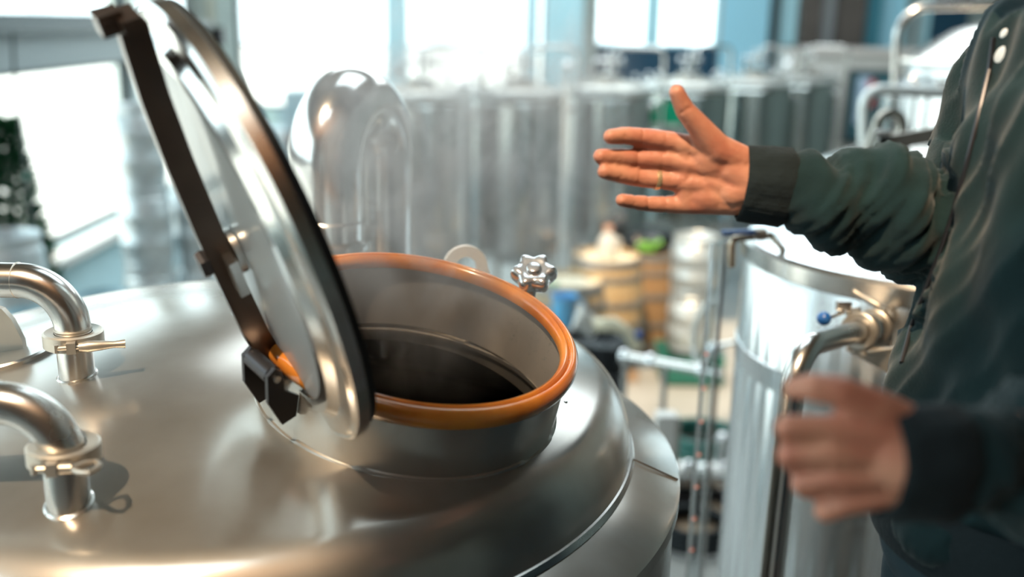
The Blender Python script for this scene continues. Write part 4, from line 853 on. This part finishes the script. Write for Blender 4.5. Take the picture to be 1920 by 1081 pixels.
mb = MB(); mb.box(D(1310, 985, 0) + Vector((0, 0, .012)), (.42, .3, .022), Matrix.Rotation(.5, 3, 'Z')); tag(obj('floor_board', mb, M['board'], None, 0), 'brown board lying flat on the floor near the clad tank', 'board')
mb = MB(); q = D(1345, 900, 0); mb.sph(q + Vector((-.05, 0, .04)), .035, n=12); mb.tube([q + Vector((-.05, 0, .04)), q + Vector((-.18, .06, .02))], .015); tag(obj('hose_fitting', mb, M['blue']), 'blue hose fitting on the floor in front of the green coil', 'fitting')

# ================================================================ LEFT: plant, pole
pb = P(14, 500, 6.0); pl_ = thing('potted_conifer', 'dark green conifer in front of the bright left window', 'plant', (pb.x, 6.0, .0))
mb = MB(); mb.rev([(.0005, 0), (.15, 0), (.2, .38), (.17, .38), (.0005, .34)], 24, Matrix.Translation((pb.x + .08, 6.0, 0))); obj('pot', mb, M['bin'], pl_)
mb = MB(); zt = P(10, 240, 6.0).z; mb.tube([(pb.x + .08, 6.0, .3), (pb.x + .08, 6.0, zt)], [.02, .006], 8); obj('stem', mb, M['brown'], pl_)
mb = MB(); rr = random.Random(2)
for i in range(4200):
    t_ = rr.random(); z_ = .45 + (zt - .4) * t_; rad_ = (.24 * (1 - t_) + .035) * (rr.random() ** .5); a = rr.uniform(0, 2 * PI); c = Vector((pb.x + .08 + rad_ * math.cos(a), 6.0 + rad_ * math.sin(a), z_))
    d_ = Vector((math.cos(a), math.sin(a), rr.uniform(.1, .7))).normalized() * rr.uniform(.05, .09); s_ = d_.cross(Vector((rr.uniform(-1, 1), rr.uniform(-1, 1), 1))).normalized() * .014
    mb.add([c, c + d_ * .5 + s_, c + d_, c + d_ * .5 - s_], [(0, 1, 2, 3)])
obj('foliage', mb, M['leaf'], pl_, 0, kind='stuff')
Yp = 5.8; pts_ = [P(26, 120, Yp), P(33, 190, Yp), P(42, 260, Yp), P(50, 330, Yp), P(58, 400, Yp), P(66, 450, Yp), P(74, 492, Yp)]
cb_ = thing('hanging_cable', 'thin dark green cable hanging in front of the left window down to a block', 'cable', pts_[-1]); mb = MB(); mb.tube(smooth_path([P(24, 60, Yp)] + pts_), .009, 8); obj('cord', mb, M['dframe'], cb_)
mb = MB(); mb.rev([(.0005, -.02), (.022, -.02), (.022, .0), (.03, .02), (.03, .2), (.0005, .2)], 12, TF(pts_[-1] + Vector((0, 0, -.17)))); obj('weight', mb, M['dgreen'], cb_)
for q in (pts_[1], pts_[3], pts_[5]): mb = MB(); mb.sph(q, (.014, .014, .03), n=10); obj('knot', mb, M['dgreen'], cb_)
q = P(408, 68, 11.2); sp4 = thing('wall_speaker', 'small black box mounted on the grey pillar right behind the open lid', 'speaker', q)
mb = MB(); mb.box(q, (.16, .1, .2)); obj('cabinet', mb, M['dark'], sp4, 0); mb = MB(); mb.box(q + Vector((0, .06, 0)), (.05, .06, .05)); obj('bracket', mb, M['galv'], sp4, 0)
# grey machines below back windows (left of stack)
mc = P(520, 250, 10.5); mt_ = thing('packaging_machine', 'blurred grey-blue machine standing under the back window left of the bend pipe', 'machine', (mc.x, 10.5, 0))
ztm = P(520, 215, 10.5).z
mb = MB(); wallbox(mb, P(470, 300, 10.5).x, P(575, 300, 10.5).x, 10.3, 10.9, .1, ztm - .15); obj('cabinet', mb, mat('machine grey', (.30, .42, .46), .4, .3), mt_, 0)
mb = MB(); wallbox(mb, P(545, 300, 10.5).x, P(600, 300, 10.5).x, 10.3, 10.8, .1, P(570, 170, 10.5).z); obj('tower', mb, mat('machine blue grey', (.20, .34, .40), .4, .3), mt_, 0)
for i in range(5):
    q = P(490 + (i * 37) % 90, 235 + i * 22, 10.28); mb = MB(); mb.sph(q, .05, n=12); obj('knob', mb, M['chrome'], mt_)
for sx in (475, 590): mb = MB(); mb.box((P(sx, 300, 10.5).x, 10.6, .05), (.08, .5, .1)); obj('foot', mb, M['dark'], mt_, 0)

# ================================================================ PERSON
def remesh(mb, name, mt, vox, smooth_it=4, disp=None, sub=0):
    me = bpy.data.meshes.new(name); me.from_pydata(mb.v, [], mb.f); bm = bmesh.new(); bm.from_mesh(me)
    bmesh.ops.remove_doubles(bm, verts=bm.verts, dist=1e-6); bmesh.ops.recalc_face_normals(bm, faces=bm.faces); bm.to_mesh(me); bm.free()
    o = bpy.data.objects.new('tmp', me); COL.objects.link(o)
    r = o.modifiers.new('r', 'REMESH'); r.mode = 'VOXEL'; r.voxel_size = vox
    s = o.modifiers.new('s', 'SMOOTH'); s.factor = .5; s.iterations = smooth_it
    dg = bpy.context.evaluated_depsgraph_get(); dg.update(); out = bpy.data.meshes.new_from_object(o.evaluated_get(dg)); bpy.data.objects.remove(o)
    if disp:
        out.update(); nrm = [v.normal.copy() for v in out.vertices]
        for v, n in zip(out.vertices, nrm): v.co = v.co + n * disp(v.co)
    out.materials.clear(); out.materials.append(mt); out.name = name; out.shade_smooth(); out.update(); return out
C0 = Vector((0, 0, CAMZ)); PZ = CAMZ - 1.52
plat = thing('work_platform', 'steel chequer plate platform the person stands on beside the kettle', 'platform', (1.1, .3, 0))
mb = MB(); wallbox(mb, .40, 2.2, -1.6, 1.45, PZ - .05, PZ); obj('deck', mb, M['plat'], plat, 0)
for x_ in (.46, 2.14):
    for y_ in (-1.5, 1.35): mb = MB(); mb.box((x_, y_, (PZ - .05) / 2), (.08, .08, PZ - .05)); obj('leg', mb, M['galv'], plat, 0)
per = thing('person', 'person in a dark green zipped fleece gesturing with an open hand over the kettle', 'person', (.62, 1.17, PZ))
HY = 1.27
def H(px, py, dy=0.): return P(px, py, HY + dy)
NY = .74
def G(px, py, dy=0.): return P(px, py, NY + dy)
fs_, ns_ = Vector((.69, 1.35, CAMZ - .05)), Vector((.69, .99, CAMZ - .05))       # far and near shoulders
fe, ne = Vector((.595, 1.34, CAMZ - .285)), Vector((.575, .83, CAMZ - .345))
fw, nw = H(1402, 338), G(1700, 862)
B = MB()
def chain(pts, rs):
    for i in range(len(pts) - 1): B.cone(pts[i], rs[i], pts[i + 1], rs[i + 1])
# far (right) hand, palm towards the camera
chain([H(1385, 302), H(1262, 266), H(1205, 257, -.006), H(1170, 254, -.014), H(1145, 256, -.024)], [.020, .0135, .0121, .0112, .0096])
chain([H(1388, 325), H(1256, 300), H(1195, 297, -.004), H(1160, 294, -.012), H(1126, 293, -.024)], [.020, .0135, .0121, .0113, .0098])
chain([H(1388, 350), H(1256, 338), H(1200, 334, -.006), H(1165, 328, -.016), H(1133, 322, -.028)], [.020, .0130, .0116, .0108, .0094])
chain([H(1380, 378), H(1264, 383, .002), H(1217, 382, -.004), H(1190, 379, -.012), H(1166, 375, -.022)], [.018, .0122, .0104, .0096, .0085])
chain([H(1385, 300), H(1345, 280, -.008), H(1313, 240, -.016), H(1284, 206, -.022), H(1269, 173, -.026)], [.021, .0200, .0155, .0125, .0100])
B.cone(H(1280, 282), .012, H(1285, 375), .012)
B.sph(H(1338, 298, -.006), (.030, .015, .026)); B.sph(H(1335, 368, -.002), (.036, .016, .021)); B.sph(H(1310, 325, .003), (.032, .014, .034)); B.sph(H(1372, 338, 0), (.026, .019, .036))
B.cone(H(1316, 246, -.010), .009, H(1296, 268, -.002), .009)
chain([H(1370, 318), fw, fw.lerp(fe, .5), fe, fs_], [.024, .027, .034, .040, .050]); chain([H(1370, 360), H(1400, 352)], [.024, .026])
# near (left) hand, loosely closed, back of the hand towards the camera
chain([G(1688, 815), G(1562, 806), G(1480, 803, .002), G(1492, 818, .034), G(1524, 818, .046)], [.017, .0128, .0118, .0108, .0092])
chain([G(1690, 845), G(1558, 848, -.003), G(1482, 854, .004), G(1494, 868, .034), G(1528, 866, .046)], [.018, .0130, .0116, .0106, .0092])
chain([G(1690, 880), G(1572, 895, -.002), G(1508, 906, .006), G(1514, 914, .034), G(1544, 908, .044)], [.018, .0124, .0110, .0100, .0088])
chain([G(1692, 910), G(1596, 938, .002), G(1548, 957, .008), G(1552, 957, .032), G(1580, 948, .040)], [.017, .0112, .0098, .0090, .0080])
chain([G(1690, 800, .01), G(1640, 770, .006), G(1575, 736, .004), G(1527, 727, .008), G(1494, 728, .014)], [.021, .0185, .0140, .0124, .0100])
B.sph(G(1630, 860, .010), (.040, .019, .042)); B.cone(G(1610, 775, .006), .012, G(1575, 795, .006), .012)
B.sph(G(1600, 920, .010), (.026, .017, .020))
chain([G(1665, 850, .006), nw, nw.lerp(ne, .5), ne, ns_], [.030, .030, .036, .041, .050])
# trunk, neck, head, legs (hidden under the clothes)
for (z_, x_, rx, ry) in ((-.03, .70, .085, .15), (-.16, .71, .10, .15), (-.30, .705, .105, .145), (-.42, .70, .11, .140), (-.56, .67, .11, .150)): B.sph((x_, 1.17, CAMZ + z_), (rx, ry, .12))
B.cone(fs_, .05, Vector((.69, 1.25, CAMZ + .0)), .06); B.cone(ns_, .05, Vector((.69, 1.09, CAMZ)), .06)
B.cone((.69, 1.17, CAMZ + .0), .058, (.665, 1.17, CAMZ + .13), .052)
HC = Vector((.64, 1.17, CAMZ + .235)); B.sph(HC, (.095, .075, .115), n=24); B.cone(HC + Vector((-.05, 0, -.06)), .045, HC + Vector((-.03, 0, -.03)), .06)
B.cone(HC + Vector((-.088, 0, .01)), .009, HC + Vector((-.112, 0, -.025)), .013); B.cone(HC + Vector((-.085, -.02, -.065)), .010, HC + Vector((-.085, .02, -.065)), .010)
for s_ in (-1, 1):
    B.sph(HC + Vector((.0, s_ * .077, -.01)), (.018, .009, .030)); B.sph(HC + Vector((-.080, s_ * .03, .026)), (.014, .017, .006)); B.sph(HC + Vector((-.080, s_ * .03, .004)), (.012, .015, .006))
    hp_ = Vector((.66, 1.17 + s_ * .09, CAMZ - .64)); kn = Vector((.595, 1.17 + s_ * .11, PZ + .48)); an = Vector((.63, 1.17 + s_ * .12, PZ + .085))
    chain([hp_, kn, an, an + Vector((-.13, s_ * .02, -.045))], [.074, .055, .038, .03])
CR = []
def cpl(f, pts, w, d): CR.append(([f(*p) for p in pts], w, d))
cpl(H, [(1292, 262), (1290, 290), (1305, 325), (1335, 355), (1368, 385)], .0035, .0016)
cpl(H, [(1262, 285), (1290, 300), (1325, 312)], .003, .0012)
cpl(H, [(1262, 350), (1290, 330), (1300, 300), (1283, 280)], .003, .0012)
cpl(H, [(1248, 248), (1246, 285)], .0026, .0012); cpl(H, [(1240, 288), (1238, 360)], .0026, .0012); cpl(H, [(1247, 368), (1247, 398)], .0026, .0012)
for (x_, y0, y1) in ((1206, 243, 271), (1172, 241, 268), (1197, 283, 311), (1160, 281, 307), (1200, 320, 348), (1165, 315, 341), (1217, 370, 394), (1190, 367, 391)): cpl(H, [(x_, y0, -.012), (x_ - 1, (y0 + y1) / 2, -.018), (x_ - 2, y1, -.012)], .0024, .0013)
cpl(H, [(1276, 212, -.03), (1292, 202, -.03)], .0024, .0013)
cpl(G, [(1475, 822, -.008), (1510, 826, -.012), (1545, 824, -.012)], .005, .0028); cpl(G, [(1478, 880, -.008), (1515, 876, -.012), (1550, 870, -.012)], .005, .0026); cpl(G, [(1510, 930, -.006), (1540, 925, -.010), (1570, 914, -.010)], .005, .0026)
cpl(G, [(1500, 764, .0), (1540, 770, -.004), (1575, 772, -.006)], .005, .0035)
from mathutils import geometry as geo_
def crease(co):
    if co.x > .42 or co.z < CAMZ - .6: return 0.
    d = 0.
    for pts, w_, dep in CR:
        if (co - pts[0]).length > .12: continue
        for i in range(len(pts) - 1):
            q_, t_ = geo_.intersect_point_line(co, pts[i], pts[i + 1]); t_ = min(1, max(0, t_)); q_ = pts[i].lerp(pts[i + 1], t_)
            dy_ = Vector((co.x - q_.x, (co.y - q_.y) * .12, co.z - q_.z)).length
            if co.y > q_.y + .02: continue
            if dy_ < w_ * 2: d = min(d, -dep * math.exp(-(dy_ / w_) ** 2 * 1.5))
    return d
body = obj('body', remesh(B, 'body', M['skin'], .0025, 4, crease), None, per, 0)
# face details
for s_ in (-1, 1):
    mb = MB(); mb.sph(HC + Vector((-.0835, s_ * .030, .014)), .0095, n=12); e_ = obj('eye', mb, mat('eye white', (.8, .78, .75), .2), per); mb = MB(); mb.sph(HC + Vector((-.0905, s_ * .030, .014)), .0035, n=10); obj('iris', mb, M['brown'], e_)
mb = MB(); mb.sph(HC + Vector((.012, 0, .030)), (.094, .082, .100), n=30); mb.v = [tuple(Vector(v) + Vector((noise.noise(Vector(v) * 40), noise.noise(Vector(v) * 40 + Vector((3, 1, 1))), noise.noise(Vector(v) * 40 + Vector((7, 7, 1))))) * .006) for v in mb.v]; obj('hair', mb, M['hair'], per, 80)
# fleece
B = MB(); TOR = [(.065, .70, .02, .03), (.055, .695, .075, .13), (.02, .69, .110, .185), (-.07, .690, .138, .203), (-.16, .690, .148, .207), (-.25, .688, .156, .203), (-.34, .682, .162, .20), (-.43, .672, .165, .198), (-.52, .662, .165, .197), (-.60, .650, .16, .19), (-.605, .650, .02, .02)]
vv = []; NT = 64
for (z_, x_, rx, ry) in TOR:
    for i in range(NT):
        a_ = 2 * PI * i / NT; ca, sa = math.cos(a_), math.sin(a_); vv.append(Vector((x_ + rx * abs(ca) ** .85 * (1 if ca > 0 else -1), 1.17 + ry * abs(sa) ** .85 * (1 if sa > 0 else -1), CAMZ + z_)))
ff = [(j * NT + i, j * NT + (i + 1) % NT, (j + 1) * NT + (i + 1) % NT, (j + 1) * NT + i) for j in range(len(TOR) - 1) for i in range(NT)] + [tuple(range(NT)), tuple((len(TOR) - 1) * NT + i for i in range(NT))]
B.add(vv, ff)
B.cone(fs_ + Vector((0, 0, -.01)), .075, Vector((.69, 1.24, CAMZ + .02)), .075); B.cone(ns_ + Vector((0, 0, -.01)), .075, Vector((.69, 1.10, CAMZ + .02)), .075)
B.cone((.69, 1.17, CAMZ + .03), .085, (.68, 1.17, CAMZ + .10), .072); B.cone((.75, 1.17, CAMZ + .08), .06, (.77, 1.17, CAMZ - .04), .07)
chain([H(1512, 356), H(1530, 362), H(1555, 370), H(1590, 372), H(1650, 370), fe, fe.lerp(fs_, .5), fs_], [.050, .057, .062, .062, .067, .074, .078, .082])
B.cone(H(1560, 405, -.01), .046, H(1522, 385), .040)
B.cone(H(1640, 420, -.005), .048, H(1740, 430, 0), .062)
chain([G(1842, 868, .012), G(1880, 866, .02), G(1930, 860, .03), ne, ne.lerp(ns_, .5), ns_], [.050, .056, .060, .070, .078, .082])
axf = (fe - fw).normalized(); axn = (ne - nw).normalized()
def fold(co):
    c = co; d = 0.
    tf = (c - fw).dot(axf); rf = ((c - fw) - axf * tf).length
    tn = (c - nw).dot(axn); rn = ((c - nw) - axn * tn).length
    if rf < .13 and tf < .42 and c.y > 1.1 and c.x < .62:
        q = noise.noise(Vector((tf * 26 + c.z * 11, c.z * 7, c.y * 7))); d += q * .026; q = noise.noise(Vector((tf * 50 - c.z * 14, c.z * 9, 4))); d += (.2 - abs(q)) * .022
        k_ = min(1, max(0, (tf - .03) / .05)); d *= k_
    elif rn < .14 and tn < .42 and c.y < .98:
        u = tn * 34 - (c.z - nw.z) * 10; q = noise.noise(Vector((u, c.z * 7, c.y * 6 + 2))); d += q * .026; q = noise.noise(Vector((tn * 46 + c.z * 22, 8, c.z * 8))); d += (.25 - abs(q)) * .026
        k_ = min(1, max(0, (tn - .03) / .05)); d *= k_
    else:
        q = noise.noise(Vector((c.x * 9 + c.z * 5, c.y * 10 - c.z * 4, c.z * 2.6))); d += q * .030; q = noise.noise(Vector((c.x * 15, c.y * 22 + c.z * 10, c.z * 5 + 3))); d += (.3 - abs(q)) * .022
    return d
hood = obj('fleece_jacket', remesh(B, 'fleece_jacket', M['hood'], .0055, 4, fold), None, per, 0)
# cuffs and hem
def cuff(a, b, ra, rb, sx):
    mb = MB(); ax_ = (b - a); L_ = ax_.length; Mx = TF(a, ax_, (0, 1, 0)) @ Matrix.Diagonal((sx, 1, 1, 1)); n = 120; pr = [(ra - .007, .002), (ra - .003, -.001), (ra, .001), (ra + .001, .012), ((ra + rb) / 2 + .001, L_ * .5), (rb, L_ * .9), (rb - .006, L_)]
    vs_ = []
    for r_, z_ in pr:
        for i in range(n):
            a_ = 2 * PI * i / n; k_ = r_ + (.0006 * math.cos(a_ * 48) if r_ > ra - .002 else 0) + .004 * noise.noise(Vector((math.cos(a_) * 2, math.sin(a_) * 2, z_ * 30))); vs_.append(Mx @ Vector((k_ * math.cos(a_), k_ * math.sin(a_), z_)))
    f_ = [(j * n + i, j * n + (i + 1) % n, (j + 1) * n + (i + 1) % n, (j + 1) * n + i) for j in range(len(pr) - 1) for i in range(n)]
    mb.add(vs_, f_); return mb
obj('cuff', cuff(H(1390, 342), H(1482, 353), .0475, .0510, .80), M['rib'], hood, 70)
obj('cuff', cuff(G(1655, 866), G(1790, 869, .008), .0450, .0500, .86), M['rib'], hood, 70)
mb = MB(); mb.rev([(.99, -.02), (1.02, 0), (1.03, .03), (1.01, .06), (.97, .065)], 90, Matrix.Translation((.65, 1.17, CAMZ - .615)) @ Matrix.Diagonal((.168, .198, 1, 1))); obj('hem', mb, M['rib'], hood, 70)
from mathutils.bvhtree import BVHTree
hv = BVHTree.FromPolygons([v.co.copy() for v in hood.data.vertices], [tuple(p.vertices) for p in hood.data.polygons])
mi_ = hood.matrix_world
def onhood(px, py):
    h_ = hv.ray_cast(O, ray(px, py).normalized()); return h_
sp_ = []
for (px, py) in ((1864, 70), (1856, 130), (1842, 190), (1828, 250), (1808, 330), (1788, 400), (1764, 470), (1738, 540), (1710, 610), (1692, 680)):
    h_ = onhood(px, py)
    if h_[0] is not None and h_[3] < 1.6: sp_.append(h_[0] + h_[1] * .001)
if len(sp_) > 3: mb = MB(); mb.tube(sp_, .0032, 8); obj('zip_seam', mb, M['dark'], hood)
for (px, py, s_) in ((1882, 62, .0045), (1876, 102, .008)):
    h_ = onhood(px, py)
    if h_[0] is not None and h_[3] < 1.6: mb = MB(); mb.sph(h_[0], (s_, s_ * 1.5, .0012), frame(h_[1]).to_3x3(), n=14); obj('print', mb, M['white'], hood, label='small white chest print')
# jeans, shoes
B = MB()
B.sph((.635, 1.17, CAMZ - .63), (.145, .175, .12), n=28)
for s_ in (-1, 1):
    hp_ = Vector((.65, 1.17 + s_ * .09, CAMZ - .68)); kn = Vector((.595, 1.17 + s_ * .11, PZ + .48)); an = Vector((.63, 1.17 + s_ * .12, PZ + .06))
    chain([hp_, kn, an], [.105, .075, .062])
obj('jeans', remesh(B, 'jeans', M['jean'], .008, 3, lambda c: .007 * noise.noise(Vector((c.x * 14, c.y * 14, c.z * 22)))), None, per, 0)
for s_ in (-1, 1):
    B = MB(); a_ = Vector((.65, 1.17 + s_ * .12, PZ + .05)); B.cone(a_, .048, a_ + Vector((-.15, s_ * .02, -.008)), .041); B.cone(a_ + Vector((0, 0, .03)), .045, a_ + Vector((-.05, 0, .02)), .045)
    me = remesh(B, 'shoe', M['dark'], .007, 3)
    for v in me.vertices: v.co.z = max(v.co.z, PZ + .001)
    obj('shoe', me, None, per, 0)
# wedding band
a_ = H(1256, 338); b_ = H(1200, 334, -.006); q = a_.lerp(b_, .43); mb = MB(); mb.rev([(.0112, -.003), (.0131, -.003), (.0136, 0), (.0131, .003), (.0112, .003)], 40, TF(q, b_ - a_), close=True); tag(obj('finger_ring', mb, M['gold'], None), 'plain gold ring on the open hand, third finger down', 'ring')
# ================================================================ STEAM
sv = bpy.data.materials.new('steam'); sv.use_nodes = True; nt = sv.node_tree; nt.nodes.clear(); N = nt.nodes.new; Lk = nt.links.new
so = N('ShaderNodeOutputMaterial'); pv = N('ShaderNodeVolumePrincipled'); pv.inputs['Color'].default_value = (.95, .97, 1, 1); pv.inputs['Anisotropy'].default_value = .35
tc = N('ShaderNodeTexCoord'); nz = N('ShaderNodeTexNoise'); nz.inputs['Scale'].default_value = 2.6; nz.inputs['Detail'].default_value = 5; nz.inputs['Distortion'].default_value = 1.6
ln = N('ShaderNodeVectorMath'); ln.operation = 'LENGTH'; f1 = N('ShaderNodeMapRange'); f1.inputs[1].default_value = 1.0; f1.inputs[2].default_value = .25; f1.inputs[3].default_value = 0; f1.inputs[4].default_value = 1
n1 = N('ShaderNodeMapRange'); n1.inputs[1].default_value = .42; n1.inputs[2].default_value = .70; n1.inputs[3].default_value = 0; n1.inputs[4].default_value = 1
m1 = N('ShaderNodeMath'); m1.operation = 'MULTIPLY'; m2 = N('ShaderNodeMath'); m2.operation = 'MULTIPLY'; m2.inputs[1].default_value = 8.0
Lk(tc.outputs['Object'], ln.inputs[0]); Lk(tc.outputs['Object'], nz.inputs[0]); Lk(ln.outputs['Value'], f1.inputs[0]); Lk(nz.outputs[0], n1.inputs[0])
Lk(f1.outputs[0], m1.inputs[0]); Lk(n1.outputs[0], m1.inputs[1]); Lk(m1.outputs[0], m2.inputs[0]); Lk(m2.outputs[0], pv.inputs['Density']); Lk(pv.outputs[0], so.inputs['Volume'])
mb = MB(); mb.sph((0, 0, 0), 1.0, n=24); s_ = obj('steam', mb, sv, None, 60); s_.location = (-.12, 1.58, CAMZ - .18); s_.scale = (.34, .36, .44)
tag(s_, 'thin white steam drifting up from the open manway', 'steam', kind='stuff')
